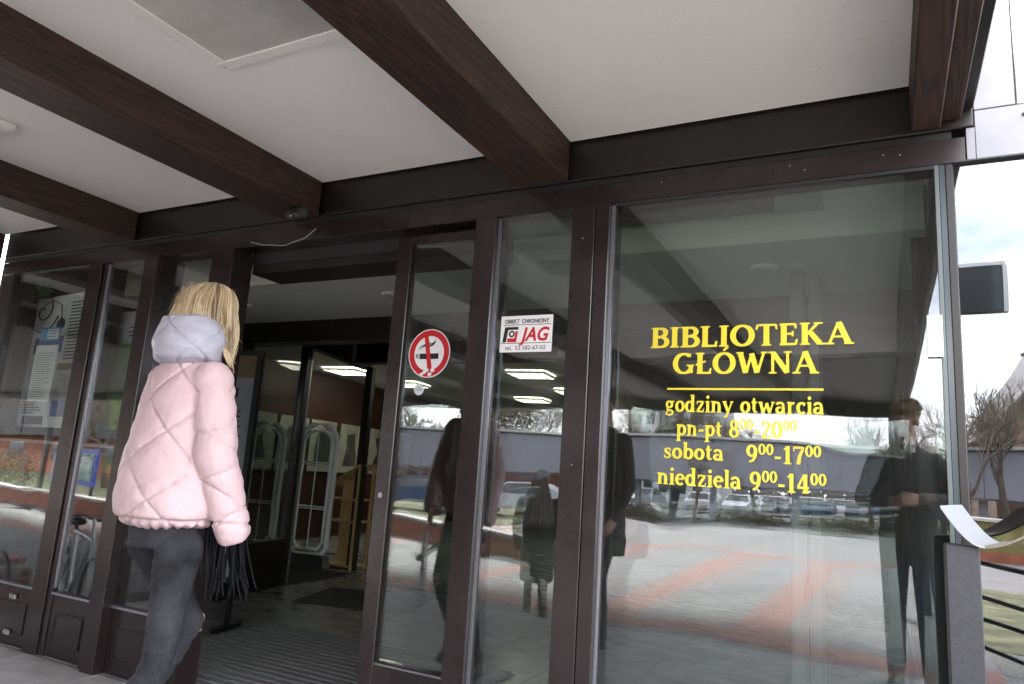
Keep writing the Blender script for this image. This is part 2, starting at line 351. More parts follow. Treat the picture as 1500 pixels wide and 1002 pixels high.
# small dark motion sensor under the beam with loose cable
sn = empty('motion_sensor', 'small dark dome motion sensor under the beam above the doorway', 'sensor', (-2.5, 2.44, 2.31))
MB().ell((0, 0, 0), (.045, .04, .032), 16, 8).build('dome', M['black'], sn)
MB().cap((-.04, 0, .01), (.04, 0, .01), .028, .028).build('bracket', M['rubber'], sn)
MB().ell((0, -.04, -.015), (.006, .005, .005), 8, 5).build('lens', M['metal'], sn)
tag(MB().tube([(-2.95, 2.58, 2.262), (-2.85, 2.57, 2.235), (-2.7, 2.575, 2.22), (-2.56, 2.57, 2.245), (-2.5, 2.575, 2.29)], .003, 6).build('loose_cable', M['metal']), 'thin grey loose cable hanging below the motion sensor', 'cable')

# ------------------------------------------------------------------ building shell
bl = empty('library_building', 'dark brown framed glass front of the library with its entrance hall', 'building', (0, 0, 0))
HT = 2.245
# header: two steps of dark profile
MB().box(-5.30, .2835, FY-.012, FY+.10, 2.362, 2.60, bev=.004).build('upper_transom', M['frame_dark'], bl)
MB().box(-5.30, .2835, FY+.0, FY+.09, 2.601, 2.80).build('upper_transom', M['frame_dark'], bl)
MB().box(-5.30, .222, FY+.006, FY+.12, 2.335, 2.3605).build('transom_groove', M['black'], bl)
MB().box(-5.30, .26, FY-.004, FY+.11, HT, 2.334, bev=.003).build('lower_transom', M['frame'], bl)
def vert(x0, x1, z0=0, z1=HT, y0=FY-.02, y1=FY+.12, m='frame', name='mullion'):
    return MB().box(x0, x1, y0, y1, z0+.001, z1-.0015, bev=.003).build(name, M[m], bl)
vert(-5.25, -5.13, m='frame_dark'); vert(-4.32, -4.19); vert(-4.185, -4.145, y0=FY-.008)
vert(-3.80, -3.735); vert(-3.733, -3.625, y0=FY-.06)
vert(-3.236, -3.07, m='frame')
vert(-1.568, -1.466, y0=FY-.03); vert(-1.11, -1.012, y0=FY-.03); vert(-1.009, -.950, y0=FY-.03)
for x, z0 in ((-4.1455, .36), (-1.4655, .30), (-.9495, .25)):
    MB().box(x, x+.013, FY-.006, FY+.004, z0, HT-.01).build('bead', M['bead'], bl)
MB().box(-.936, .168, FY-.0062, FY+.003, HT-.013, HT-.0015).build('bead', M['rail'], bl)
# side stacked glazing at the right corner
MB().box(.168, .180, FY-.008, FY+.07, .02, HT-.002).build('corner_bead', mat('edge_glass_pale', (.10, .12, .12), .25), bl)
MB().box(.182, .198, FY-.002, FY+.075, .02, HT-.002).build('corner_bead', mat('edge_glass_green', (.05, .065, .07), .2), bl)
MB().box(.1985, .222, FY-.006, FY+.11, .02, HT-.002, bev=.002).build('corner_post', M['frame_dark'], bl)
# kick panels below the left windows
def kick(x0, x1, zt, ins=True, hinge=None):
    MB().box(x0, x1, FY+.0, FY+.09, .004, zt, bev=.003).build('kick_panel', M['frame'], bl)
    if ins:
        fz = MB(); a, b, c, d = x0+.05, x1-.05, .07, zt-.09
        fz.box(a, b, FY-.006, FY-.0005, d-.008, d); fz.box(a, b, FY-.006, FY-.0005, c, c+.008)
        fz.box(a, a+.008, FY-.006, FY-.0005, c+.008, d-.008); fz.box(b-.008, b, FY-.006, FY-.0005, c+.008, d-.008)
        fz.build('panel_bead', M['frame_dark'], bl)
        MB().box(a+.0085, b-.0085, FY-.003, FY-.0006, c+.0085, d-.0085).build('panel_sheet', M['frame'], bl)
kick(-5.129, -4.321, .325); kick(-4.144, -3.801, .325); kick(-3.624, -3.237, .325)
for z in (.27, .075):
    for x in (-4.50, -4.98): MB().box(x-.028, x+.028, FY-.02, FY-.0065, z-.014, z+.014, bev=.003).build('hinge_block', M['metal'], bl)
kick(-1.465, -1.111, .26, False); kick(-.949, .167, .22, False)
for a, b, z in ((-5.129, -4.321, .327), (-4.144, -3.801, .327), (-3.624, -3.237, .327)):
    MB().box(a, b, FY-.014, FY+.012, z, z+.012).build('sill', M['bead'], bl)
# middle rails in the two left windows
for a, b in ((-5.129, -4.321), (-4.144, -3.801)):
    MB().box(a, b, FY+.02, FY+.06, 1.145, 1.165).build('middle_rail', M['bead'], bl)
    MB().box(a, b, FY+.02, FY+.06, 1.10, 1.144).build('middle_rail', M['frame_dark'], bl)
# left inner frame bars behind glass
MB().box(-5.129, -5.08, FY+.03, FY+.07, .34, HT-.002).build('window_frame', M['frame_dark'], bl)
# panes
def pane(x0, x1, z0, z1, y=FY+.008, m='glass', ang=0, name='window_pane', t=.006, parent=None):
    w2 = (x1-x0)/2
    o = MB().box(-w2, w2, -t/2, t/2, z0, z1).build(name, M[m], parent or bl, ((x0+x1)/2, y, 0)); o.rotation_euler = (0, 0, ang); return o
pane(-5.128, -4.322, .34, HT-.002); pane(-4.131, -3.802, .34, HT-.002); pane(-3.623, -3.237, .34, HT-.002)
pane(-1.452, -1.112, .262, HT-.002, y=FY+.006); pane(-.936, .167, .222, HT-.014, y=FY+.006)
pane(-1.452, -1.112, .262, HT-.002, y=FY+.035, m='glass_in', ang=R(-.5)); pane(-.935, .166, .222, HT-.014, y=FY+.042, m='glass_in', ang=R(-1.0))
pane(-5.07, -4.322, .34, 1.098, y=FY+.04, m='glass_in', ang=R(.6)); 
# top dark box over the doorway and door track
MB().box(-3.069, -1.57, FY+.122, FY+.34, 2.135, 2.40).build('door_operator_box', M['frame_dark'], bl)
MB().box(-3.069, -1.57, FY+.112, FY+.121, 2.18, 2.40).build('door_track', M['black'], bl)
# sliding door leaf
ld = empty('sliding_door', 'open sliding glass door leaf with no-smoking sticker, plum metal frame', 'door', (-1.78, FY+.08, 0))
def lb(x0, x1, z0, z1, nm='stile', m='frame', y0=-.025, y1=.02): MB().box(x0, x1, y0, y1, z0, z1, bev=.003).build(nm, M[m], ld)
lb(-.262, -.182, .02, 2.225); lb(.202, .260, .02, 2.225); lb(-.1815, .2015, 2.178, 2.225, 'top_rail'); lb(-.1815, .2015, .02, .333, 'bottom_rail')
MB().box(-.1815, -.173, -.012, .01, .334, 2.177).build('bead', M['frame_dark'], ld)
MB().box(-.172, .2, -.004, .002, .334, 2.177).build('glass_pane', M['glass'], ld)
p_ = MB().box(-.184, .184, -.003, .003, .334, 2.177).build('glass_pane', M['glass_in'], ld, (.014, .012, 0)); p_.rotation_euler = (0, 0, R(.5))
MB().box(-.172, .2, -.028, -.0255, .318, .325).build('bead', M['bead'], ld)

MB().tube([(-.222, -.034, 1.02), (-.222, -.024, 1.02)], .012, 14, smooth=False).build('lock_cylinder', M['metal'], ld)
for z in (.25, 1.2, 2.1): MB().ell((-1.06, FY-.031, z), (.003, .0015, .003), 8, 4).build('screw', M['metal'], bl)
for x in (-.75, -.28, -.23, .02, .07): MB().ell((x, FY-.0055, 2.29+.02*math.sin(x*40)), (.0028, .0015, .0028), 8, 4).build('screw', M['metal'], bl)
for a, b in ((-1.452, -1.112), (-.936, .167)): MB().box(a, b, FY+.001, FY+.012, .262 if a < -1 else .222, .272 if a < -1 else .232).build('glazing_seal', M['rubber'], bl)
# --- right hand continuation of the curtain wall: mirror glass over dark room
MB().box(.2865, 3.2, FY-.006, FY+.1, 2.249, 2.418, bev=.002).box(.2625, .286, FY-.004, FY+.09, 2.2495, 2.3605).build('spandrel_panel', M['sheet'], bl)
MB().box(.224, 3.2, FY-.012, FY+.02, 2.243, 2.2485).build('spandrel_trim', M['black'], bl)
MB().box(.286, .40, FY-.004, FY+.1, 2.421, 3.9, bev=.002).build('spandrel_panel', M['sheet'], bl)
MB().box(.404, 3.2, FY-.002, FY+.1, 2.421, 3.9, bev=.002).build('spandrel_panel', mat('pale_enamel_sheet', (.33, .31, .33), .3, var=.05), bl)
MB().box(.415, .455, FY-.014, FY-.0065, 2.378, 2.384).build('latch', M['black'], bl)
pane(.224, 1.6, .05, 2.242, y=FY+.012, m='glass_wing'); pane(.224, 1.6, .05, 2.242, y=FY+.04, m='glass_in', ang=R(.45))
MB().box(.222, 3.2, FY+.3, FY+.34, 0, 2.5).build('inner_blind_wall', mat('dark_inner_wall', (.03, .034, .036), .8), bl)
MB().box(1.6, 3.2, FY, FY+.1, 0, 2.24).build('side_wall', M['frame_dark'], bl)
MB().box(.222, 3.2, FY, FY+.29, -.02, .048).build('base_kerb', M['granite'], bl)

# --- interior
struct('hall_floor', MB().box(-8.9, .2, 4.46, 20, -.3, -.03).box(-5.3, .2, FY-.02, 4.459, -.3, -.03), M['joint'])
hf = [o for o in bpy.data.objects if o.name == 'hall_floor'][0]
tile = MB().box(-.498, .498, -.298, .298, -.025, 0, bev=.002).mesh('floor_tile', M['stone_in'])
for j in range(8):
    for i in range(7):
        x = -.35-1.002*i-(.5 if j % 2 else 0); y = 2.90+.602*j
        if x < -6.7 or (x < -5.0 and y < 4.6): continue
        place('floor_tile', tile, hf, (x, y, 0), (0, 0, PI if rnd.random() < .5 else 0))
o = MB().box(-8.9, -.0, 7.5, 20, -.028, -.002).build('floor_field', M['stone_in'], hf); o['kind'] = 'stuff'
MB().box(-5.3, .2, 2.95, 3.30, 2.62, 2.66).build('hall_ceiling', M['ceil_in'], bl)
MB().box(-5.3, .2, FY+.12, 2.949, 2.60, 2.66).build('hall_ceiling', M['ceil_in'], bl)
MB().box(-5.2, .17, 3.30, 3.36, 2.33, 2.62).build('bulkhead', M['ceil_in'], bl)
MB().box(-5.2, .17, 3.285, 3.36, 2.26, 2.329).build('bulkhead_trim', M['ceil_in'], bl)
mb = MB(); x = -3.2
tiles = mat('perforated_tile', (.42, .41, .37), .8, var=.1, vscale=90)
while x < -.36:
    MB().box(x, x+.59, 3.05, 3.283, 2.385, 2.40, bev=.002).build('ceiling_tile', tiles, bl); x += .6
MB().box(-5.2, .17, 3.361, 4.28, 2.262, 2.30).build('dropped_ceiling', M['ceil_in'], bl)
MB().box(-5.2, .17, 4.281, 4.45, 2.09, 2.40).build('inner_beam', M['frame_dark'], bl)
MB().box(-8.9, .2, 4.46, 20, 2.50, 2.56).build('hall_ceiling', M['ceil_in'], bl)
for x in (-2.4, -.62): MB().box(x-.1, x+.1, 4.46, 12, 2.3, 2.499).build('inner_beam', M['frame_dark'], bl)
MB().box(-5.2, .17, 6.2, 6.35, 2.25, 2.499).build('inner_beam', M['frame_dark'], bl)
# dark box with sensor behind the right pane
MB().box(-1.25, -.39, 2.98, 3.05, 2.31, 2.59).build('box_beam', mat('grey_brown_box', (.07, .065, .065), .6), bl)
ds = empty('door_detector', 'small pale detector box on the grey beam behind the big window', 'sensor', (-.80, 2.965, 2.39))
MB().box(-.085, .085, -.02, .01, -.022, .022, bev=.005).build('housing', mat('grey_plastic', (.35, .34, .35), .5), ds)
MB().ell((-.03, -.01, -.025), (.022, .012, .012)).build('lens', M['white'], ds)
MB().tube([(.085, 0, 0), (.13, .0, -.005), (.17, 0, .03), (.19, 0, .05)], .003, 6).build('cable', M['offwhite'], ds)
for i, (x, y, lb_) in enumerate(((-.52, 3.68, 'round recessed downlight in the ceiling behind the big right window'), (-2.86, 3.70, 'round recessed downlight seen through the open doorway'), (-4.25, 3.72, 'round recessed downlight above the blond woman\'s head'))):
    d = empty('downlight', lb_, 'lamp', (x, y, 2.26), 0, 'recessed downlights')
    mb = MB(); mb.tube([(0, 0, -.012), (0, 0, .002)], [.062, .07], 24); mb.build('rim', M['offwhite'], d)
    MB().tube([(0, 0, -.016), (0, 0, -.0125)], [.035, .042], 20).build('bulb_face', M['grille'], d)
# grey tall posts inside
for i, (a, b, z) in enumerate(((-.405, -.335, 2.245), (-.325, -.262, 2.205))):
    po = MB().box(a, b, 3.72, 3.80, 0, z-.0, bev=.012).build('upright_post', mat('grey_coated_metal', (.2, .185, .19), .45))
    tag(po, ['left and slightly taller grey upright post behind the yellow lettering', 'right and slightly shorter grey upright post behind the yellow lettering'][i], 'post', 'grey posts behind the big window')
# side glass wall of the hall (seen edge on from inside)
for y in (3.4, 4.3, 5.6, 7.0): MB().box(.12, .19, y, y+.06, 0, 2.5).build('side_mullion', M['frame_dark'], bl)
MB().box(.11, .19, FY+.12, 7.1, 0, .3).build('side_base', M['frame_dark'], bl)
MB().box(.12, .19, 7.07, 20, 0, 2.5).build('side_wall', M['redwall'], bl)
MB().box(.21, .24, 2.95, 7.1, 0, 2.6).build('side_wall', mat('charcoal_lining', (.05, .053, .056), .7), bl)
MB().box(-8.9, .2, 14, 14.1, 0, 2.5).build('rear_wall', M['redwall'], bl)
MB().box(-9, -8.9, 4.4, 14, 0, 2.5).build('rear_wall', M['redwall'], bl)
MB().box(-9, .3, 4.4, 20, 2.68, 2.9).box(-5.4, .3, 2.95, 4.399, 2.68, 2.9).box(-5.36, -5.305, FY+.02, 4.4, -.1, 2.679).box(-8.9, -5.361, 4.40, 4.45, -.1, 2.679).build('roof', M['roofedge'], bl)
# picture wall
pw = MB(); pw.box(-.05, .05, -2.2, 5.5, 0, 2.49); o = pw.build('picture_wall', M['redwall'], bl, (-7.72, 8, 0)); o.rotation_euler = (0, 0, R(7.4))
dr = Vector((-math.sin(R(7.4)), math.cos(R(7.4)), 0))
pms = [mat('print_paper', (.3, .31, .26), .7, var=.2, vscale=5), mat('print_dark', (.05, .055, .05), .7, var=.5, vscale=4)]
plabels = ['framed print with dark figure nearest the left security gate', 'framed print seen through the arch of the left gate', 'framed print behind the left side of the arched security gate', 'framed print behind the arched security gate centre', 'framed print just right of the arched gate', 'narrow framed print above the wooden shelf', 'framed print farthest along the red-brown wall']
for i, s_ in enumerate((-1.6, -.85, -.1, .65, 1.45, 2.35, 3.2)):
    c = Vector((-7.66, 8, 0))+dr*s_
    pe = empty('framed_print', plabels[i], 'picture', (c.x, c.y, 1.38), R(7.4), 'framed prints on the inner wall')
    MB().box(0, .02, -.34, .34, -.39, .39, bev=.004).build('mount', pms[0], pe)
    q = MB(); k = rnd.random(); q.add([(.022, -.2, -.28), (.022, .2, -.28), (.022, .22*k+.02, .05), (.022, .1, .27), (.022, -.14, .22), (.022, -.2*k-.03, 0)], [(0, 1, 2, 3, 4, 5)]); q.add([(.0205, a, b) for a, b in ((-.2, -.28), (.2, -.28), (.22*k+.02, .05), (.1, .27), (-.14, .22), (-.2*k-.03, 0))], [(5, 4, 3, 2, 1, 0)]); q.build('printed_image', pms[1], pe)
# fluorescent panels
for i, (x, y, lb_) in enumerate(((-7.0, 8.2, 'lit fluorescent ceiling panel nearest above the security gates'), (-6.9, 9.6, 'second lit fluorescent ceiling panel beyond the gates'), (-5.6, 11.6, 'lit fluorescent panel seen through the sliding door glass'), (-4.2, 8.6, 'lit fluorescent panel at left behind the security sticker window'), (-4.3, 10.4, 'lit fluorescent panel at right behind the security sticker window'))):
    e = empty('fluorescent_panel', lb_, 'lamp', (x, y, 2.5), R(7), 'lit ceiling panels in the hall')
    MB().box(-.26, .26, -.26, .26, -.012, -.001).build('diffuser', M['lamp'], e)
    g = MB()
    for k in range(7): g.box(-.27+k*.088, -.255+k*.088, -.27, .27, -.045, -.0125); g.box(-.27, .27, -.27+k*.088, -.255+k*.088, -.0452, -.0127)
    g.build('louvre', M['offwhite'], e)
# inner partition with swing door and poster
pt = empty('inner_partition', 'dark framed glass partition inside the entrance hall', 'partition', (-4.78, 4.28, 0), R(15))
MB().box(-.04, .04, 0, .07, 0, 2.25).build('frame_post', M['frame_dark'], pt); MB().box(-.04, .04, 1.0, 1.07, 0, 2.25).build('frame_post', M['frame_dark'], pt)
MB().box(-.05, .045, 1.071, 1.10, 0, 2.25).build('frame_post', M['bead'], pt); MB().box(.10, .18, 2.25, 2.36, 0, 2.25).build('frame_post', M['frame_dark'], pt)
MB().box(-.05, .05, 0, 2.5, 2.251, 2.49).build('header', M['black'], pt); MB().box(-.035, .035, .071, .999, 0, .42).build('kick_panel', M['frame_dark'], pt)
MB().box(-.004, .004, .071, .999, .421, 2.249).build('glass_pane', M['glass_clear'], pt)
# poster stand behind the woman
ps = empty('poster_stand', 'black framed poster stand just right of the woman, inside the doorway', 'poster', (-4.20, 3.62, 0), R(14))
MB().box(-.28, .28, -.02, .02, .3, .34).box(-.28, .28, -.02, .02, 1.86, 1.9).box(-.28, -.24, -.02, .02, .34, 1.86).box(.24, .28, -.02, .02, .34, 1.86).build('frame', M['black'], ps)
MB().box(-.24, .24, -.008, .008, .34, 1.86).build('poster_sheet', mat('pale_grey_poster', (.2, .2, .23), .5, var=.2, vscale=5), ps)
MB().box(-.24, .24, -.012, -.0085, 1.7, 1.86).build('printed_band', mat('brown_band', (.14, .1, .06), .6), ps)
MB().box(-.24, .24, -.012, -.0085, .55, .95).build('printed_band', mat('blue_band', (.02, .035, .12), .6), ps)
mb = MB()
for k in range(14): mb.box(-.16, .1+.08*rnd.random(), -.011, -.0086, 1.0+k*.035, 1.008+k*.035)
for k in range(5): mb.box(-.02+k*.03, 0+k*.03, -.011, -.0086, 1.56, 1.60+.03*rnd.random())
mb.build('print', M['black'], ps)
for s_ in (-.26, .26): MB().box(s_-.018, s_+.018, -.15, .15, 0, .03).box(s_-.014, s_+.014, -.014, .014, .03, .3).build('foot', M['black'], ps)
# security gates
def gate(x, y, lab):
    e = empty('security_gate', lab, 'security gate', (x, y, 0), R(3), 'anti-theft gates')
    W, Hh, r = .265, 1.57, .17
    def arch(w, z0, z1, rr, t, nm, m):
        pts = [(-w+.06, 0, z0), (-w, 0, z0+.08)]; 
        cz = z1-rr
        pts.append((-w, 0, cz-.02))
        for k in range(0, 9):
            a = PI-PI*k/8; pts.append((w*math.cos(a), 0, cz+rr*math.sin(a)))
        pts += [(w, 0, z0+.08), (w-.06, 0, z0)]
        MB().tube(pts+[pts[0]], t, 10).build(nm, m, e)
    alu = mat('pale_grey_plastic', (.88, .9, .9), .35)
    arch(W, .13, Hh, .2, .031, 'outer_loop', alu); arch(W-.062, .19, Hh-.07, .15, .02, 'inner_loop', alu)
    for z in (.62, .645, 1.11, 1.135): MB().tube([(-W+.07, 0, z), (W-.07, 0, z)], .008, 8).build('cross_rail', alu, e)
    MB().tube([(0, 0, .2), (0, 0, Hh-.08)], .008, 8).build('centre_rod', alu, e)
    MB().prism([(-W-.03, 0), (W+.03, 0), (W, .13), (-W, .13)], -.06, .06).build('base_plinth', M['metal'], e)
    MB().box(-W+.02, W-.02, -.004, .004, .2, Hh-.1).build('clear_sheet', M['glass_clear'], e)
gate(-5.80, 6.42, 'pale arched anti-theft gate standing beside the wooden shelf')
gate(-6.63, 6.45, 'pale arched anti-theft gate half hidden by the poster stand')
# wooden shelf with sloped top
sh = empty('wooden_shelf', 'narrow honey pine leaflet shelf with sloping top beside the gate', 'shelf', (-5.42, 6.62, 0), R(-4))
for px_, hh in ((-.22, .88), (.20, 1.12)):
    for py_ in (-.13, .10): MB().box(px_, px_+.025, py_, py_+.03, 0, hh).build('upright', M['pine'], sh)
for z in (.03, .50, .74): MB().box(-.194, .199, -.13, .13, z, z+.022).build('shelf_board', M['pine'], sh)
MB().add([(-.22, -.14, .885), (.225, -.14, 1.125), (.225, .14, 1.125), (-.22, .14, .885), (-.22, -.14, .91), (.225, -.14, 1.15), (.225, .14, 1.15), (-.22, .14, .91)], [(0, 3, 2, 1), (4, 5, 6, 7), (0, 1, 5, 4), (1, 2, 6, 5), (2, 3, 7, 6), (3, 0, 4, 7)]).build('top_board', M['pine'], sh)
MB().box(-.01, .012, -.125, .12, .53, .96).build('divider', M['pine'], sh); MB().box(-.194, -.03, .08, .1, .052, .499).build('inner_panel', M['pine'], sh)
# ribbed entrance mat: slats one by one
rm = empty('entrance_mat', 'ribbed dark entrance mat on the floor of the open doorway', 'mat', (0, 0, 0))
MB().box(-3.82, -1.95, 2.62, 4.02, .001, .008).build('mat_base', mat('mat_base_black', (.008, .008, .008), .9), rm)
sl = MB().box(-.93, .93, -.014, .014, .0085, .030, bev=.003).mesh('slat', M['slat'])
y = 2.66
while y < 4.0: place('slat', sl, rm, (-2.885, y, 0)); y += .066
tag(MB().box(-.5, .5, -.4, .4, .002, .012, bev=.003).build('floor_mat', M['carpet'], loc=(-4.0, 5.25, 0)), 'dark flat carpet mat on the hall floor near the right of the doorway', 'mat').rotation_euler = (0, 0, R(18))
tag(MB().box(-.45, .45, -.5, .5, .002, .012, bev=.003).build('floor_mat', M['carpet'], loc=(-5.45, 5.75, 0)), 'dark flat carpet mat in front of the arched gate', 'mat').rotation_euler = (0, 0, R(5))
# ------------------------------------------------------------------ posters behind the left windows
def poster(name, label, x, y, z0, z1, wd, ang, bands, stripes):
    
    e = empty(name, label, 'poster', (x, y, 0), ang)
    MB().box(-wd/2, wd/2, 0, .012, z0, z1).build('poster_sheet', mat('poster_paper', bands[0], .6, var=.15, vscale=4), e)
    for (a, b, c, d, col) in bands[1]:
        MB().box(a*wd-wd/2, b*wd-wd/2, -.0025, -.0002, z0+c*(z1-z0), z0+d*(z1-z0)).build('printed_field', mat('print_'+name, col, .6, var=.3, vscale=7), e)
    mb = MB()
    for (a, b, c, d, nl) in stripes:
        for k in range(nl):
            zz = z0+(c+(d-c)*k/nl)*(z1-z0); x0 = a*wd-wd/2; mb.box(x0, x0+(b-a)*wd*(.6+.4*rnd.random()), -.0045, -.0027, zz, zz+.008)
    if stripes: mb.build('print', M['black'], e)
    return e
p1 = poster('event_poster', 'large pale poster with swirl drawing and blue band behind the leftmost window', -4.90, 2.80, 1.25, 2.14, .76, R(-7),
    ((.8, .78, .82), [(.08, .62, .56, .68, (.05, .09, .30)), (0, .5, .20, .56, (.6, .66, .78)), (.55, 1, .22, .40, (.62, .6, .6)), (.62, 1, .08, .19, (.07, .12, .42)), (.6, .95, .42, .47, (.3, .18, .07)), (.1, .5, .02, .08, (.03, .03, .04))]), [(.68, .95, .5, .95, 18), (.05, .45, .1, .2, 5)])
mb = MB()
pts = [(-.26+.02*math.cos(t)*t, -.006, 2.05+.014*math.sin(t)*t) for t in [k*.35 for k in range(36)]]
mb.tube(pts, .004, 6); mb.tube([(-.26, -.006, 2.09), (-.12, -.006, 2.11), (.0, -.006, 2.07), (.03, -.006, 1.96)], .003, 6); mb.build('swirl_drawing', M['black'], p1)
MB().ell((.02, -.004, 1.94), (.06, .004, .04)).build('dot_drawing', mat('teal_ink', (.03, .06, .08), .6), p1)
nb = empty('paper_notice', 'white printed notice sheet taped to the inside of the leftmost window', 'notice', (-4.70, FY+.035, 0))
MB().box(-.115, .115, -.001, .001, 1.40, 1.76).build('paper_sheet', mat('white_paper', (.8, .82, .86), .6), nb)
mb = MB()
for k in range(20): mb.box(-.09, .02+.07*rnd.random(), -.0025, -.0012, 1.43+k*.0145, 1.434+k*.0145)
mb.build('print', mat('grey_print', (.25, .25, .27), .6), nb)
MB().box(-.095, .11, -.001, .001, 1.79, 1.875).build('letterhead', mat('blue_print', (.05, .3, .65), .5), nb)
MB().box(-.02, .10, -.0028, -.0012, 1.80, 1.865).build('logo_plate', M['white'], nb)
mb = MB(); mb.add([(-.08, -.0025, 1.805), (-.05, -.0025, 1.83), (-.08, -.0025, 1.855), (-.06, -.0025, 1.855), (-.03, -.0025, 1.83), (-.06, -.0025, 1.805)], [(0, 5, 4, 3, 2, 1)])
for k in range(3): mb.box(-.01, .08-.01*k, -.004, -.003, 1.812+k*.018, 1.818+k*.018)
mb.build('logo_mark', mat('blue_mark', (.05, .3, .55), .5), nb)
poster('rollup_banner', 'green and yellow rollup banner with blue band behind the narrow left window', -4.06, 2.76, 1.0, 1.98, .36, R(-4),
    ((.3, .45, .1), [(0, 1, .80, 1, (.45, .43, .48)), (0, 1, .45, .79, (.09, .16, .06)), (.3, 1, .5, .62, (.05, .17, .12)), (0, 1, .20, .26, (.03, .05, .16)), (0, .6, .08, .2, (.2, .22, .24)), (.1, .9, .0, .08, (.24, .26, .04))]), [(.4, .9, .84, .92, 3)])
ex = empty('exit_sign', 'small dark green emergency exit sign at the top of the leftmost window', 'sign', (-5.08, 2.74, 2.19))
MB().box(-.1, .1, -.01, .01, -.06, .06).build('sign_plate', mat('dark_green_sign', (.01, .06, .03), .4), ex)
MB().add([(-.02, -.012, -.03), (.03, -.012, 0), (-.02, -.012, .03)], [(0, 1, 2)]).box(-.07, -.0205, -.0125, -.0105, -.012, .012).build('arrow', mat('pale_green_mark', (.1, .3, .2), .5), ex)

# ------------------------------------------------------------------ stickers and lettering
def text_mesh(s, size, m, parent, loc, name='lettering', shear=0, bold=0, ext=.0004, width=None, align='CENTER', rot=(PI/2, 0, 0)):
    c = bpy.data.curves.new(name, 'FONT'); c.body = s; c.size = size; c.align_x = align; c.shear = shear; c.extrude = ext; c.offset = bold; c.resolution_u = 4
    o = bpy.data.objects.new(name, c); COL.objects.link(o); bpy.context.view_layer.update()
    me = bpy.data.meshes.new_from_object(o.evaluated_get(bpy.context.evaluated_depsgraph_get())); me.materials.clear(); me.materials.append(m)
    bpy.data.objects.remove(o); o = bpy.data.objects.new(name, me); COL.objects.link(o); o.parent = parent; o.location = loc; o.rotation_euler = rot
    if width:
        xs = [v.co.x for v in me.vertices]; o.scale.x = width/(max(xs)-min(xs))
        if align == 'LEFT': o.location.x -= min(xs)*o.scale.x
    return o
# security company sticker
sg = empty('security_sticker', 'white rectangular security company sticker with red and black print on the narrow pane', 'sticker', (-1.304, FY+.001, 1.722))
MB().box(-.119, .119, -.0012, 0, -.077, .077, bev=.0005).build('sticker_sheet', M['white'], sg)
text_mesh('OBIEKT  CHRONIONY', .024, M['black'], sg, (0, -.0018, .045), width=.205, bold=.0006)
MB().box(-.105, .112, -.0018, -.0013, .037, .0395).box(-.115, .115, -.0018, -.0013, -.0405, -.038).build('rule_line', M['black'], sg)
MB().prism([(-.108, -.035), (-.098, .030), (-.035, .030), (-.037, .018), (-.083, .018), (-.091, -.035)], -.0018, -.0013).build('black_mark', M['black'], sg)
MB().prism([(-.086, -.035), (-.084, -.018), (-.052, -.018), (-.049, .012), (-.037, .012), (-.043, -.035)], -.0018, -.0013).build('red_mark', M['red'], sg)
mb = MB()
for k in range(20):
    a, b = 2*PI*k/20, 2*PI*(k+1)/20
    mb.add([(-.065+.014*math.cos(a), -.0022, .0+.014*math.sin(a)), (-.065+.014*math.cos(b), -.0022, .0+.014*math.sin(b)), (-.065+.007*math.cos(b), -.0022, .0+.007*math.sin(b)), (-.065+.007*math.cos(a), -.0022, .0+.007*math.sin(a))], [(0, 1, 2, 3)])
mb.build('ring_mark', M['black'], sg)
text_mesh('JAG', .078, M['red'], sg, (.04, -.0018, -.029), shear=.25, bold=.0022, width=.135)
text_mesh('tel.  52 582-67-02', .025, M['black'], sg, (.0, -.0018, -.067), width=.185)
# no smoking sticker
ns = empty('no_smoking_sticker', 'round red and white no smoking sticker, peeling at its lower edge, on the sliding door', 'sticker', (-1.824, FY+.0735, 1.662))
def disc(r0, r1, y, n=48):
    v = []; f = []
    for k in range(n):
        a = 2*PI*k/n; v += [(r0*math.cos(a), y, r0*math.sin(a)), (r1*math.cos(a), y, r1*math.sin(a))]
    for k in range(n): i = 2*k; j = 2*((k+1) % n); f.append((i, j, j+1, i+1))
    return v, f
for nm, r0, r1, y, m in (('sticker_sheet', 0.0005, .112, 0, 'white'), ('red_ring', .080, .107, -.0008, 'red')):
    v, f = disc(r0, r1, y); MB().add(v, f).build(nm, M[m], ns)
MB().box(-.050, .052, -.0014, -.001, -.026, -.001).box(-.062, -.057, -.0014, -.001, -.022, -.002).box(-.07, -.066, -.0014, -.001, -.022, -.002).build('cigarette', M['black'], ns)
mb = MB()
for k in range(4):
    pts = [(-.06+k*.009, .005+k*.004), (-.058+k*.009, .018+k*.004), (-.045+k*.007, .030+k*.004), (-.02+k*.005, .031+k*.005), (.0+k*.004, .028+k*.005), (.02+k*.002, .036+k*.005), (.032, .05+k*.005)]
    for (x0, z0_), (x1, z1_) in zip(pts, pts[1:]):
        mb.add([(x0, -.0013, z0_), (x1, -.0013, z1_), (x1, -.0013, z1_+.0038), (x0, -.0013, z0_+.0038)], [(0, 1, 2, 3)])
mb.build('smoke_lines', M['black'], ns)
MB().prism([(-.032, .083), (-.010, .083), (.024, -.082), (.001, -.082)], -.0022, -.0016).build('slash', M['red'], ns)
rr = random.Random(3); mb = MB()
for k in range(5):
    cx, cz = -.03+.014*k, -.088+rr.uniform(-.012, .012); a = [(cx+rr.uniform(.006, .014)*math.cos(t), -.0028-.0001*k, cz+rr.uniform(.005, .013)*math.sin(t)) for t in (0, 1, 2, 3, 4, 5.2)]
    mb.add(a, [(0, 1, 2, 3, 4, 5)])
mb.build('torn_patch', M['white'], ns)
rs = empty('round_sticker', 'small round pale sticker below the no smoking sign', 'sticker', (-1.862, FY+.0735, 1.497))
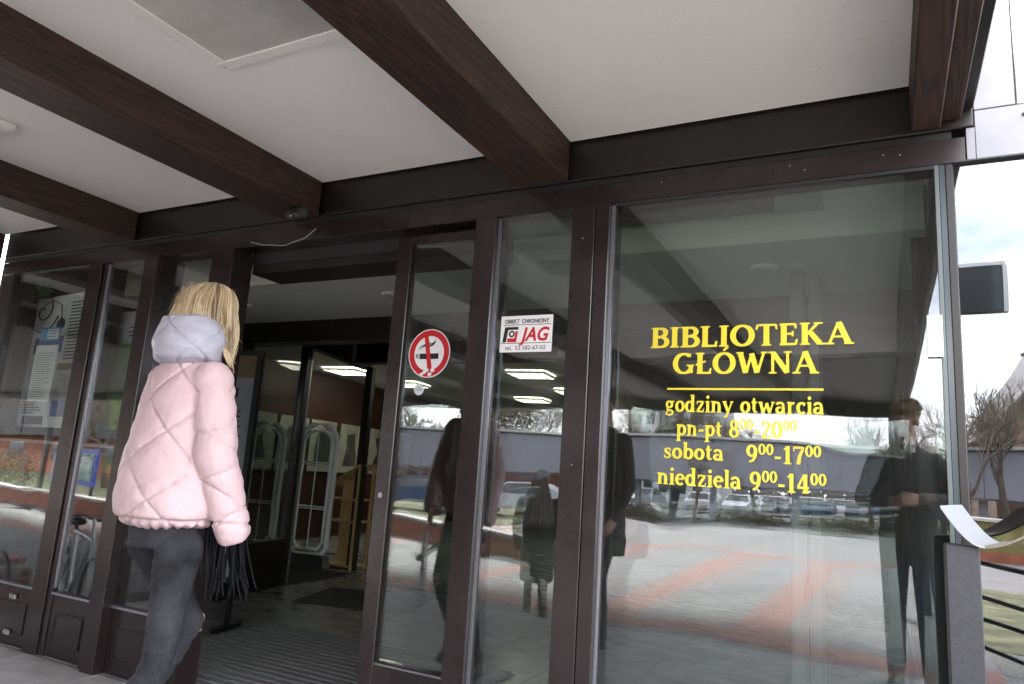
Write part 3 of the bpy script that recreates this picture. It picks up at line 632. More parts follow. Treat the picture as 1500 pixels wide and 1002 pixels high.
v, f = disc(.0004, .026, 0); MB().add(v, f).build('sticker_sheet', mat('pale_sticker', (.6, .66, .66), .4), rs)
v, f = disc(.020, .0215, -.0006); MB().add(v, f).build('thin_ring', M['grille'], rs)
MB().tube([(-.012, -.001, .004), (-.004, -.001, -.008), (.006, -.001, .002), (.012, -.001, -.006), (.004, -.001, .01), (-.006, -.001, .004)], .0012, 5).build('scribble', mat('ink_blue', (.1, .2, .3), .5), rs)

# hand made bold soft-serif alphabet: strokes (list of (x,z,width)) in a cell where capitals are 1 high
def arc(cx, cz, rx, rz, a0, a1, w0, w1=None, n=14):   # width swells on the vertical sides
    o = []
    for k in range(n+1):
        t = math.radians(a0+(a1-a0)*k/n); s_ = abs(math.cos(t)); w = w0+(w1-w0)*s_ if w1 is not None else w0
        o.append((cx+rx*math.cos(t), cz+rz*math.sin(t), w))
    return o
T, H_ = .20, .11     # thick stem, thin bar
def V(x, z0=0, z1=1, w=T): return [(x, z0, w*1.12), (x, z0+(z1-z0)*.2, w), (x, z0+(z1-z0)*.8, w), (x, z1, w*1.12)]
def S(x, z, hw=.17, t=.075): return [(x-hw, z+(t/2 if z < .01 else -t/2), t*.85), (x, z+(t/2 if z < .01 else -t/2), t*1.05), (x+hw, z+(t/2 if z < .01 else -t/2), t*.85)]
def Sx(x, z, hw, t=.075, updown=1): return [(x-hw, z+updown*t/2, t*.85), (x, z+updown*t/2, t*1.05), (x+hw, z+updown*t/2, t*.85)]
XH = .66
G = {
 'B': (.74, [V(.2), Sx(.15, 0, .13), Sx(.15, 1, .13, .075, -1), [(.2, .945, .11), (.42, .945, .11)]+arc(.40, .745, .20, .20, 90, -90, .11, .19)+[(.22, .535, .10)], [(.22, .52, .10), (.42, .52, .10)]+arc(.42, .285, .23, .235, 90, -90, .10, .20)+[(.2, .05, .11)]]),
 'I': (.42, [V(.21), S(.21, 0), Sx(.21, 1, .17, .075, -1)]),
 'L': (.68, [V(.2), Sx(.36, 0, .28, .10), Sx(.2, 1, .17, .075, -1), [(.58, .05, .09), (.62, .27, .07)]]),
 'O': (.90, [arc(.45, .5, .335, .455, 0, 360, .10, .21, 36)]),
 'T': (.78, [V(.39), S(.39, 0), Sx(.39, 1, .33, .10, -1), [(.075, .96, .09), (.04, .74, .06)], [(.705, .96, .09), (.74, .74, .06)]]),
 'E': (.70, [V(.2), Sx(.34, 0, .28, .10), Sx(.33, 1, .27, .10, -1), [(.2, .52, .09), (.5, .52, .09)], [(.5, .39, .06), (.5, .65, .06)], [(.60, .05, .09), (.64, .27, .06)], [(.58, .95, .09), (.60, .75, .06)]]),
 'K': (.86, [V(.2), S(.2, 0), Sx(.2, 1, .17, .075, -1), [(.24, .44, .09), (.62, .95, .10)], Sx(.64, 1, .15, .075, -1), [(.38, .56, .19), (.68, .06, .2)], Sx(.72, 0, .15)]),
 'A': (.90, [[(.13, .03, .09), (.43, .98, .10)], [(.43, .98, .2), (.74, .03, .2)], [(.24, .34, .085), (.62, .34, .085)], Sx(.14, 0, .14), Sx(.75, 0, .16)]),
 'G': (.90, [arc(.47, .5, .345, .455, 50, 325, .10, .21, 30), V(.74, .05, .42, .17), Sx(.72, .44, .16, .075, -1), [(.71, .80, .06), (.72, .97, .05)]]),
 'W': (1.16, [[(.15, .97, .2), (.36, .04, .2)], [(.38, .04, .10), (.58, .93, .10)], [(.57, .93, .2), (.78, .04, .2)], [(.80, .04, .10), (1.02, .97, .10)], Sx(.14, 1, .14, .075, -1), Sx(1.03, 1, .12, .075, -1)]),
 'N': (.88, [[(.18, .02, .10), (.18, .97, .11)], [(.19, .95, .2), (.70, .04, .2)], [(.71, .03, .10), (.71, .97, .10)], Sx(.18, 0, .14), Sx(.15, 1, .13, .075, -1), Sx(.71, 1, .14, .075, -1)]),
 '-': (.44, [[(.06, .33, .13), (.38, .33, .13)]]),
 ' ': (.40, []),
 'a': (.66, [arc(.28, .44, .19, .175, 165, 0, .12, .14)+[(.47, .2, .19), (.47, .06, .17), (.60, .05, .09)], arc(.26, .2, .155, .15, 60, 310, .085, .18, 18)+[(.44, .14, .07)]]),
 'b': (.68, [V(.17, .05, 1, .18), Sx(.13, 1.02, .1, .07, -1), arc(.36, .33, .20, .28, 150, -150, .10, .19, 20)]),
 'c': (.58, [arc(.33, .33, .22, .28, 45, 310, .10, .19, 20), [(.46, .50, .14), (.48, .47, .12)]]),
 'd': (.70, [V(.50, .0, 1, .18), Sx(.45, 1.02, .11, .07, -1), Sx(.56, 0, .10, .07), arc(.30, .33, .20, .28, 30, 330, .10, .19, 20)]),
 'e': (.60, [arc(.31, .33, .21, .28, 5, 315, .10, .18, 22), [(.13, .36, .08), (.50, .36, .08)]]),
 'g': (.66, [arc(.29, .43, .17, .18, 0, 360, .09, .16, 22), [(.42, .56, .09), (.60, .62, .09)], [(.2, .24, .08), (.14, .15, .09), (.22, .1, .1), (.42, .08, .12), (.53, -.02, .12), (.46, -.15, .1), (.28, -.2, .09), (.12, -.15, .1), (.1, -.04, .09), (.2, .06, .08)]]),
 'i': (.36, [V(.18, 0, XH, .18), Sx(.18, 0, .15, .07), Sx(.13, XH, .1, .07, -1), [(.08, .88, .05), (.12, .88, .16), (.18, .88, .2), (.24, .88, .16), (.28, .88, .05)]]),
 'l': (.36, [V(.18, 0, 1, .18), Sx(.18, 0, .15, .07), Sx(.13, 1.02, .1, .07, -1)]),
 'n': (.74, [V(.18, 0, XH, .18), Sx(.17, 0, .14, .07), Sx(.12, XH, .1, .07, -1), [(.22, .48, .08), (.36, .60, .12), (.50, .54, .16), (.54, .40, .18), (.54, .2, .18), (.54, .02, .18)], Sx(.55, 0, .14, .07)]),
 'o': (.64, [arc(.32, .33, .215, .28, 0, 360, .10, .19, 26)]),
 'p': (.70, [V(.18, -.32, XH, .18), Sx(.17, -.34, .15, .07), Sx(.12, XH, .1, .07, -1), arc(.38, .33, .20, .28, 150, -150, .10, .19, 20)]),
 'r': (.54, [V(.18, 0, XH, .18), Sx(.18, 0, .15, .07), Sx(.12, XH, .1, .07, -1), [(.22, .46, .08), (.34, .60, .11), (.44, .56, .17)]]),
 's': (.52, [[(.43, .45, .08), (.40, .57, .10), (.26, .61, .09), (.12, .53, .13), (.16, .40, .16), (.34, .29, .17), (.43, .17, .14), (.34, .06, .10), (.2, .04, .09), (.09, .1, .09), (.07, .2, .07)]]),
 't': (.46, [[(.2, .86, .09), (.2, .7, .17), (.2, .2, .18), (.25, .07, .14), (.40, .08, .08)], [(.04, .61, .08), (.40, .61, .08)]]),
 'w': (.98, [[(.12, XH-.04, .18), (.30, .04, .18)], [(.32, .04, .09), (.48, .58, .09)], [(.48, .58, .18), (.66, .04, .18)], [(.68, .04, .09), (.86, .62, .09)], Sx(.12, XH, .13, .07, -1), Sx(.86, XH, .11, .07, -1)]),
 'y': (.68, [[(.12, XH-.04, .18), (.35, .06, .18)], [(.58, XH-.04, .09), (.36, .04, .10), (.26, -.2, .12), (.12, -.24, .14)], Sx(.13, XH, .13, .07, -1), Sx(.57, XH, .11, .07, -1)]),
 'z': (.58, [Sx(.29, XH, .22, .09, -1), Sx(.29, 0, .22, .09), [(.46, .58, .15), (.12, .08, .15)], [(.10, .6, .07), (.09, .46, .05)], [(.48, .06, .07), (.51, .2, .05)]]),
 '0': (.68, [arc(.34, .5, .225, .45, 0, 360, .10, .20, 30)]),
 '1': (.56, [V(.30, 0, 1, .2), Sx(.30, 0, .2, .075), [(.28, .93, .11), (.10, .80, .08)]]),
 '4': (.70, [V(.46, 0, 1, .2), Sx(.46, 0, .17, .075), [(.40, .96, .10), (.08, .33, .10)], [(.05, .29, .11), (.64, .29, .11)]]),
 '7': (.64, [Sx(.32, 1, .27, .12, -1), [(.55, .9, .12), (.36, .45, .17), (.30, .02, .2)], [(.07, .95, .08), (.06, .74, .05)]]),
 '8': (.68, [arc(.34, .74, .18, .22, 0, 360, .10, .17, 24), arc(.34, .27, .22, .24, 0, 360, .10, .19, 26)]),
 '9': (.68, [arc(.33, .66, .21, .29, 0, 360, .10, .19, 26), [(.54, .66, .19), (.52, .35, .17), (.40, .12, .13), (.2, .03, .1)]]),
 '2': (.66, [[(.12, .72, .16), (.16, .88, .13), (.32, .955, .10), (.50, .86, .17), (.52, .70, .19), (.40, .46, .15), (.10, .07, .12)], [(.08, .065, .13), (.58, .065, .13)], [(.58, .05, .08), (.62, .24, .05)]]),
}
G['Ł'] = (G['L'][0], G['L'][1]+[[(.04, .42, .09), (.42, .60, .09)]])
G['Ó'] = (G['O'][0], G['O'][1]+[[(.42, 1.08, .07), (.58, 1.26, .13)]])
G['ł'] = (G['l'][0], G['l'][1]+[[(.02, .42, .08), (.34, .58, .08)]])
def glyph_mesh(ch, m, stretch=1.0):
    mb = MB()
    for si, st in enumerate(G[ch][1]):
        P = []
        for x, z, w_ in st: P.append((x, z, w_))
        y0 = -.0009-.00003*si; n = len(P); vs = []
        for i, (x, z, w_) in enumerate(P):
            a = P[max(i-1, 0)]; b = P[min(i+1, n-1)]
            if abs(P[0][0]-P[-1][0]) < 1e-6 and abs(P[0][1]-P[-1][1]) < 1e-6 and n > 8:
                a = P[(i-1) if i > 0 else n-2]; b = P[(i+1) if i < n-1 else 1]
            dx, dz = b[0]-a[0], b[1]-a[1]; l_ = math.hypot(dx, dz) or 1; nx, nz_ = -dz/l_*w_/2, dx/l_*w_/2
            vs += [(x+nx, y0, z+nz_), (x-nx, y0, z-nz_)]
        vs2 = [(x, 0, z) for x, y, z in vs]; k = len(vs); fs = []
        for i in range(n-1):
            a = 2*i; fs += [(a, a+1, a+3, a+2), (a+k, a+2+k, a+3+k, a+1+k), (a, a+2, a+2+k, a+k), (a+1, a+1+k, a+3+k, a+3)]
        mb.add(vs+vs2, fs)
    me = mb.mesh('letter', m)
    return me
GM = {}
def line_of(s, x0, x1, z, size, parent, mats=None, xs=None):
    # s: list of (char, scale, raise) ; fitted between x0 and x1
    adv = sum(G[c][0]*k for c, k, r_ in s)
    sx = (x1-x0)/(adv*size); x = x0
    for i, (c, k, r_) in enumerate(s):
        if c != ' ':
            m = (mats or {}).get(i, M['yellow']); key = (c, m.name)
            if key not in GM: GM[key] = glyph_mesh(c, m)
            place('letter', GM[key], parent, (x, 0, z+r_*size), (0, 0, 0), (size*k*sx, 1, size*k))
        x += G[c][0]*k*size*sx
def P_(t): return [(c, 1, 0) for c in t]
def sup(t): return [(c, .62, .46) for c in t]
lt = empty('window_lettering', 'yellow serif lettering with the library name and opening hours on the big window', 'lettering', (0, FY+.0025, 0))
line_of(P_('BIBLIOTEKA'), -.778, -.083, 1.650, .078, lt)
line_of(P_('GŁÓWNA'), -.692, -.192, 1.551, .078, lt)
MB().box(-.709, -.178, -.0008, 0, 1.4925, 1.4995).build('rule_line', M['yellow'], lt)
line_of(P_('godziny otwarcia'), -.715, -.175, 1.412, .062, lt)
line_of(P_('pn-pt ')+P_('8')+sup('00')+P_('-20')+sup('00'), -.672, -.262, 1.327, .060, lt)
line_of(P_('sobota   9')+sup('00')+P_('-17')+sup('00'), -.717, -.187, 1.243, .060, lt, mats={14: M['orange']})
line_of(P_('niedziela 9')+sup('00')+P_('-14')+sup('00'), -.738, -.172, 1.150, .062, lt)
# white paper note and framed dark screen at the corner
tag(MB().box(.130, .172, FY-.0105, FY-.0095, 1.60, 1.735).build('paper_note', M['white']), 'blank white paper note stuck on the glass corner at right', 'notice')
# this dark panel hangs from the canopy edge behind the camera and is seen mirrored
hp = empty('hanging_sign', 'dark hanging panel with white ghost edge, mirrored in the glass right of the corner', 'sign', (.60, -.80, 2.68))
MB().box(-.19, .19, -.03, .03, -.17, .17, bev=.004).build('panel', mat('dark_panel', (.035, .038, .04), .5), hp)
MB().box(-.21, .21, -.035, .035, .171, .20).box(.191, .22, -.034, .034, -.17, .17).build('rim', M['white'], hp)  # white strips stand in for the second pane's ghost reflection
MB().box(-.2, -.19, -.005, .005, .2, .3).box(-.33, -.19, -.0049, .0049, .28, .3).build('hanger', M['rail'], hp)

# ------------------------------------------------------------------ post with curved metal trough
hpst = empty('handrail_post', 'speckled dark granite post with curved pale metal cap in front of the glass corner', 'post', (.172, 2.32, 0))
MB().box(-.036, .042, -.03, .05, .0, 1.043, bev=.003).build('post_body', M['granite'], hpst)
mb = MB(); sec = []; n_ = 10
for k in range(n_+1):
    t = k/n_; a = R(-78+72*t)
    sec.append((-.105+.105*math.cos(a)*1.0-.02, 1.175+.105*math.sin(a)*1.0))
# quarter curved sheet: rises at the back left, dips at the front right
def sheet(pa, pb, th, mb):
    v = []
    for (a, b) in zip(pa, pb): v += [a, b]
    k = len(v); v2 = [(x, y, z-th) for x, y, z in v]; n = len(pa); f = []
    for i in range(n-1):
        a = 2*i; f += [(a, a+2, a+3, a+1), (a+k, a+1+k, a+3+k, a+2+k), (a, a+k, a+2+k, a+2), (a+1, a+3, a+3+k, a+1+k)]
    f += [(0, 1, 1+k, k), (k-2, 2*k-2, 2*k-1, k-1)]
    mb.add(v+v2, f, 0, False)
pa = []; pb = []
for k in range(11):
    t = k/10; x = -.045+.095*t; z = 1.142-.095*math.sin(t*PI/2)**1.0*(1) ; pa.append((x, -.05, z)); pb.append((x+.060, .085, z+.006))
sheet(pa, pb, .006, mb); mb.build('metal_cap', M['metal'], hpst)
mb = MB(); pa = []; pb = []
for k in range(13):
    t = k/12; x = .052+.16*t; z = 1.047+.10*(t**1.7); pa.append((x, -.045, z)); pb.append((x+.055, .09, z+.01))
sheet(pa, pb, .006, mb); mb.build('metal_trough', mat('brown_bronze_sheet', (.16, .14, .12), .4, .4), hpst)
# ramp railing right of the camera (seen in the mirror glass)
ra = empty('ramp_railing', 'black steel ramp railing mirrored in the glass at lower right', 'railing', (0, 0, 0))
for (x0, y0, x1, y1, z) in ((.37, 1.31, .60, 2.0, .9), (.40, .99, .62, 1.6, .72), (.41, .83, .66, 1.4, .60), (.42, .7, .70, 1.35, .45)):
    a = Vector((x0, y0, z)); b = Vector((x1, y1, z)); d = b-a
    MB().tube([a-d*.25, b+d*1.5], .011, 8).build('rail_bar', M['rail'], ra)
for t in (0.35, 3.2): 
    MB().box(.46+t*.2-.015, .46+t*.2+.015, 1.3+t*.6-.015, 1.3+t*.6+.015, -.45, .93).build('rail_post', M['rail'], ra)
# stair railing behind the camera
srl = empty('stair_railing', 'metal stair railing on the platform edge, mirrored in the sliding door glass', 'railing', (0, 0, 0))
for (y, zt) in ((-.72, .55), (-1.15, .42), (-1.6, .27)): MB().box(-4.02, -3.98, y-.03, y+.03, {(-.72): -.005, (-1.15): -.305, (-1.6): -.45}[y], zt).build('rail_post', M['lavender'], srl)
MB().obox((-4.0, -1.15, .45), (.03, 0, 0), (0, .55, -.17), (0, .006, .018)).build('handrail', M['rail'], srl)
# ------------------------------------------------------------------ people
def head(mb, c, yaw=0, pitch=0, s=1.0):
    rot = Matrix.Rotation(yaw, 3, 'Z') @ Matrix.Rotation(pitch, 3, 'X'); c = Vector(c)
    def e(p, r): mb.ell(c+rot @ (Vector(p)*s), [q*s for q in r], 18, 12, rot=rot)
    e((0, -.012, .035), (.076, .095, .085)); e((0, .03, -.02), (.062, .066, .085)); e((0, .055, -.075), (.038, .035, .028))
    e((0, .098, -.012), (.012, .018, .013)); e((0, .092, .012), (.009, .014, .03)); e((0, .083, .038), (.052, .014, .010))
    e((0, .082, -.050), (.024, .014, .007)); e((0, .080, -.062), (.020, .014, .008)); e((.045, .055, -.015), (.02, .02, .02)); e((-.045, .055, -.015), (.02, .02, .02))
    for q in (-1, 1): e((q*.078, -.005, -.008), (.010, .018, .032))
    return rot
def eyes(parent, c, rot, s=1.0):
    for q in (-1, 1):
        MB().ell(Vector(c)+rot @ Vector((q*.030, .082, .016))*s, (.012, .008, .008), 12, 8).build('eye', M['eye'], parent)
        MB().ell(Vector(c)+rot @ Vector((q*.030, .089, .016))*s, (.005, .003, .005), 10, 6).build('iris', M['black'], parent)
def hand(mb, wrist, dirv, palm_n, s=1.0, curl=.6, side=1):
    d = Vector(dirv).normalized(); n = Vector(palm_n).normalized(); b = d.cross(n).normalized()*side; w_ = Vector(wrist)
    for k in range(4):
        off = b*((k-1.5)*.019)*s; mb.cap(w_+off*.55+d*.01, w_+off+d*.085*s, .0135*s, .011*s, 10)
        ln = (.068, .078, .072, .055)[k]*s; p0 = w_+off+d*.085*s; dd = d.copy()
        for j, fr in enumerate((.45, .3, .25)):
            dd = (dd*math.cos(curl)+n*math.sin(curl)).normalized(); p1 = p0+dd*ln*fr; mb.cap(p0, p1, .0095*s, .0085*s, 8); p0 = p1
            # keep curling in the same plane
            n = (n-dd*n.dot(dd)).normalized()
        n = Vector(palm_n).normalized()
    p0 = w_+b*(-.025)*s+d*.02*s; p1 = p0+(d*.6-b*.6+n*.35).normalized()*.04*s; p2 = p1+(d*.8-b*.2+n*.5).normalized()*.03*s
    mb.cap(w_+d*.01, p0, .014*s, .013*s, 8); mb.cap(p0, p1, .0125*s, .011*s, 8); mb.cap(p1, p2, .011*s, .009*s, 8)
def torso(mb, rings, n=30): mb.loft(rings, n)
def strands(name, m, parent, gen, n, rad=.0011, seed=1):
    rg = random.Random(seed); mb = MB(); nm_ = len(m) if isinstance(m, list) else 1
    for i in range(n):
        pts = gen(rg, i)
        if pts: mb.tube(pts, [rad*1.0]*(len(pts)-1)+[rad*.3], 3, mi=((i % 95)*7+rg.choice((0, 0, 0, 1, 2))) % nm_ if nm_ > 1 else 0, cap=False)
    return mb.build(name, m, parent)

# ---------- the woman in the pink jacket
W = empty('person', 'blond woman seen from behind in pale pink quilted jacket and dark jeans, walking in', 'person', (-2.125, 1.69, 0), R(-6)); W.scale = (.94, .94, 1)
jk = mat('pale_pink_quilted_nylon', (.56, .41, .43), .6, var=.06, vscale=6, bump=.35, bscale=34, spec=.3)
mb = MB()
torso(mb, [(0, -.02, .910, .13, .11), (0, -.02, .920, .17, .135), (0, -.025, .945, .195, .160), (0, -.027, .99, .20, .165), (0, -.027, 1.05, .195, .162), (0, -.025, 1.13, .186, .154), (0, -.02, 1.22, .178, .146),
           (0, -.015, 1.32, .172, .13), (0, -.01, 1.385, .16, .118), (0, -.01, 1.43, .13, .10), (0, -.01, 1.47, .085, .08), (0, 0, 1.50, .06, .06)], 40)
for s_, el, wr in ((1, (.215, -.01, 1.15), (.225, .095, .895)), (-1, (-.215, .0, 1.15), (-.18, .15, .93))):
    sh_ = (s_*.142, -.01, 1.385)
    mb.cap(sh_, el, .070, .068, 18); mb.cap(el, Vector(el).lerp(Vector(wr), .85), .067, .058, 18); q0 = Vector(el).lerp(Vector(wr), .85); mb.tube([q0, q0.lerp(Vector(wr), .6), wr, Vector(wr).lerp(q0, -.35)], [.058, .056, .053, .050], 18)
J = fuse(mb, 'quilted_jacket', jk, .0062, 6, W)
# quilting: press seams into the surface along a crossed lattice, puff between
me = J.data; me.update(); nrm = [v.normal.copy() for v in me.vertices]
def seam(c):
    arm = abs(c.x) > .175 and c.y > -.11 and c.z < 1.36 and (abs(c.x) > .2 or c.z > 1.08)
    if arm:
        t = (c.z-1.40)/.155; u = math.atan2(c.y-.03, (c.x-.225 if c.x > 0 else -c.x-.225))/(2*PI)*1.0
        a = t+u*1.1; b = t-u*1.1+.35
    else:
        u = math.atan2(c.x, -c.y+.05)*.21; 
        a = (c.z-.98+u*.95+.015*math.sin(c.z*9))/.215; b = (c.z-1.03-u*.78)/.205
    return min(abs((a) % 1-.5), abs((b) % 1-.5))
co = []
for v, nn in zip(me.vertices, nrm):
    c = v.co; d = seam(c)*.24
    push = -.0085*math.exp(-(d/.0042)**2)+.0045*min(1, d/.05)
    fold = (noise.noise(c*14)*.0035+noise.noise(Vector((c.x*9, c.y*9, c.z*30)))*.0022)*(1-.5*math.exp(-(d/.02)**2))
    q_ = math.exp(-(d/.022)**2); fold += q_*noise.noise(Vector((c.x*38, c.y*38, c.z*38)))*.0032+noise.noise(Vector((c.x*22+5, c.y*22, c.z*46)))*.0016
    hemf = .004*math.sin(math.atan2(c.x, c.y)*26)*math.exp(-((c.z-.91)/.022)**2)
    hemf += -.010*math.exp(-((c.z-.933)/.006)**2)
    if c.z > 1.46: push = 0
    c2 = c+nn*(push+fold+hemf); co += [c2.x, c2.y, c2.z]
me.vertices.foreach_set('co', co); me.update()
# hood
hm = mat('lavender_grey_hood_nylon', (.40, .395, .46), .55, var=.05, vscale=5, bump=.25, bscale=35)
mb = MB()
mb.loft([(0, -.03, 1.435, .06, .06), (0, -.035, 1.445, .095, .09), (0.012, -.04, 1.46, .126, .105), (0.012, -.042, 1.49, .138, .116), (0.012, -.04, 1.53, .136, .114), (0.010, -.035, 1.57, .124, .108), (0.006, -.03, 1.60, .108, .104), (0, -.02, 1.612, .078, .08), (0, -.02, 1.616, .05, .05)], 36)
Hd = fuse(mb, 'hood', hm, .006, 3, W); me = Hd.data; me.update(); co = []
for v in me.vertices:
    c = v.co; u = math.atan2(c.x, -c.y-.02)*.125
    d = min(abs(((c.z+u*.8)/.17+.1) % 1-.5), abs(((c.z-u*.8)/.17+.35) % 1-.5))*.17
    cr_ = noise.noise(Vector((c.x*14, c.y*14, c.z*30)))*.006+noise.noise(c*45)*.0015
    c2 = c+v.normal*(-.007*math.exp(-(d/.0045)**2)+.003*min(1, d/.04)+cr_); co += [c2.x, c2.y, c2.z]
me.vertices.foreach_set('co', co); me.update()
mb = MB(); HC = Vector((0.0, .03, 1.617)); rot = head(mb, HC, R(6), 0, .94); mb.cap((0, .0, 1.45), (0, .015, 1.60), .052, .052)
hw = Vector((.224, .085, .945)); mb.cap((.222, .06, .99), hw, .028, .024, 10); hand(mb, hw, (0, .3, -1), (-1, 0, 0), .6, 1.3)
mb.cap((-.19, .11, 1.0), (-.18, .15, .93), .028, .026, 10); hand(mb, (-.18, .155, .93), (0, .2, -1), (1, 0, 0), .85, .7)
mb.cap((.232, .07, .98), (.22, 0, 1.14), .03, .035, 8); mb.cap((.22, 0, 1.14), (.13, 0, 1.36), .035, .04, 8); mb.cap((.13, 0, 1.36), (0, 0, 1.42), .04, .05, 8); mb.cap((-.13, 0, 1.36), (0, 0, 1.42), .04, .05, 8)
mb.cap((-.19, .11, 1.0), (-.21, 0, 1.15), .03, .035, 8); mb.cap((-.21, 0, 1.15), (-.13, 0, 1.36), .035, .04, 8)
fuse(mb, 'body', M['skin'], .007, 2, W); eyes(W, HC, rot)
# hair: a solid under-layer and hundreds of strands falling to the shoulders
def hairmat(name, c0, c1, c2):
    m = bpy.data.materials.new(name); m.use_nodes = True; n = m.node_tree.nodes; l = m.node_tree.links; b = n['Principled BSDF']; b.inputs['Roughness'].default_value = .38
    t = n.new('ShaderNodeTexCoord'); mpn = n.new('ShaderNodeMapping'); mpn.inputs['Scale'].default_value = (90, 90, 3); l.new(t.outputs['Object'], mpn.inputs[0])
    z = n.new('ShaderNodeTexNoise'); z.inputs['Scale'].default_value = 1; z.inputs['Detail'].default_value = 3; l.new(mpn.outputs[0], z.inputs['Vector'])
    r = n.new('ShaderNodeValToRGB'); e = r.color_ramp.elements; e[0].position = .35; e[0].color = (*c0, 1); e[1].position = .68; e[1].color = (*c2, 1); q = e.new(.5); q.color = (*c1, 1)
    l.new(z.outputs[0], r.inputs[0]); l.new(r.outputs[0], b.inputs['Base Color']); return m
blond = hairmat('blond_hair', (.22, .135, .06), (.50, .37, .21), (.76, .63, .43))
mb = MB(); mb.ell(HC+Vector((0, -.02, .042)), (.078, .090, .078)); mb.ell(HC+Vector((0, -.045, -.03)), (.064, .045, .08)); mb.ell(HC+Vector((0.04, .005, -.05)), (.034, .045, .09)); mb.ell(HC+Vector((-.04, .005, -.05)), (.034, .045, .09))
cap_ = fuse(mb, 'hair', blond, .008, 3, W)
def gen_blond(rg, i):
    # strands gather into locks: a lock shares root sector, bend and length
    lk = i % 95; lg = random.Random(900+lk)
    a = lg.uniform(-PI*.78, PI*.78)+rg.gauss(0, .06)
    ex = rg.uniform(.0, .35); side = math.sin(a); back = -math.cos(a)
    lay = lg.uniform(.0, .014)+rg.uniform(0, .006); ln = lg.uniform(.10, .19)+(.06 if a > 1.4 else 0)+rg.uniform(-.025, .02)
    bend, ph, fr_, out = lg.uniform(-.014, .014), lg.uniform(0, 6), lg.uniform(2.5, 5), lg.uniform(-.006, .014)
    pts = []
    part = Vector((.012, .02, 0))
    for k in range(5):
        t = ex+(1-ex)*k/5; th = t*PI/2
        pts.append(HC+part*(1-t)+Vector((side*math.sin(th)*(.082+lay), back*math.sin(th)*(.094+lay)-.012, .038+math.cos(th)*(.084+lay*.7))))
    p = HC+Vector((side*(.083+lay), back*(.094+lay)-.012, .038))
    jx, jy = rg.gauss(0, .004), rg.gauss(0, .004)
    for k in range(9):
        t = k/8; wv = .009*math.sin(ph+t*fr_)*t; narrow = -.022*t*t
        q = p+Vector((side*(.016*math.sin(t*PI*.8)+narrow+out*t)+bend*t*t+wv+jx*t, back*(.014*math.sin(t*PI)+narrow+out*t)+wv*.6+jy*t, -ln*t))
        if q.z < 1.63 and a > 1.35:      # over the rim of the hood on the right
            rr_ = math.hypot(q.x, q.y+.04); need = .098+.5*max(0, 1.625-q.z)*(1 if q.z > 1.54 else .8)
            if rr_ < need and rr_ > 1e-4: f_ = need/rr_; q.x *= f_; q.y = -.04+(q.y+.04)*f_
        pts.append(q)
    zmin = 1.475 if a > 1.45 else 1.60-.03*max(0, side)
    zmin += rg.uniform(-.045, .05)
    pts = [q for q in pts if q.z > zmin]
    return pts if len(pts) > 3 else None
bm5 = [mat('blond_tone', c, .42, spec=.35) for c in ((.52, .39, .23), (.64, .51, .33), (.36, .25, .13), (.72, .60, .41), (.20, .13, .07))]
strands('hair_strands', bm5, cap_, gen_blond, 8500, .0007, 5)
def gen_stray(rg, i):
    a = rg.uniform(-PI, PI); d = Vector((math.sin(a), -math.cos(a), 0)); p = HC+Vector((0, -.018, rg.uniform(-.02, .12)))+d*.09; ln = rg.uniform(.06, .16); w1 = rg.uniform(.01, .035)
    return [p, p+d*w1*.6-Vector((0, 0, ln*.3)), p+d*w1-Vector((0, 0, ln*.7)), p+d*w1*(1+rg.uniform(-.5, .6))-Vector((rg.uniform(-.02, .02), 0, ln))]
strands('stray_hair', bm5, cap_, gen_stray, 260, .0006, 6)
# jeans
dn = mat('dark_grey_denim', (.018, .0185, .022), .85, var=.3, vscale=9, bump=.5, bscale=140, col2=(.036, .037, .043), detail=6, spec=.2)
mb = MB()
torso(mb, [(0, -.02, .84, .138, .108), (0, -.02, .92, .135, .105), (0, -.015, .98, .13, .10)], 24)
kr, ar = (.082, -.03, .49), (.08, -.245, .13); kl, al = (-.075, .18, .57), (-.075, -.07, .24)
for hp_, kn, an in (((.088, -.015, .85), kr, ar), ((-.088, -.01, .85), kl, al)):
    mb.cap(hp_, Vector(hp_).lerp(Vector(kn), .5), .080, .063, 18); mb.cap(Vector(hp_).lerp(Vector(kn), .5), kn, .063, .048, 18)
    mb.cap(kn, Vector(kn).lerp(Vector(an), .35), .050, .053, 16); mb.cap(Vector(kn).lerp(Vector(an), .35), an, .053, .040, 16)
Jn = fuse(mb, 'jeans', dn, .0065, 4, W); me = Jn.data; me.update(); co = []
for v in me.vertices:
    c = v.co; k = math.exp(-((c.z-.50)/.09)**2)+.6*math.exp(-((c.z-.80)/.05)**2)+.3+.6*math.exp(-((c.z-.2)/.1)**2)
    wv = noise.noise(Vector((c.x*6, c.y*6, c.z*58)))*.0058*k+noise.noise(Vector((c.x*16, c.y*16, c.z*90+3)))*.002*k+noise.noise(c*11)*.003
    c2 = c+v.normal*wv; co += [c2.x, c2.y, c2.z]
me.vertices.foreach_set('co', co); me.update()
MB().tube([(.160, -.02, .84), (.146, -.03, .67), (.129, -.035, .50), (.131, -.105, .36), (.118, -.215, .18)], .0013, 5).build('side_seam', mat('seam_thread', (.055, .055, .065), .8), Jn)
mb = MB()
mb.ell((-.075, .226, .575), (.016, .010, .020)); mb.ell((-.075, .221, .54), (.014, .009, .008)); mb.build('knee_skin', M['skin'], Jn)
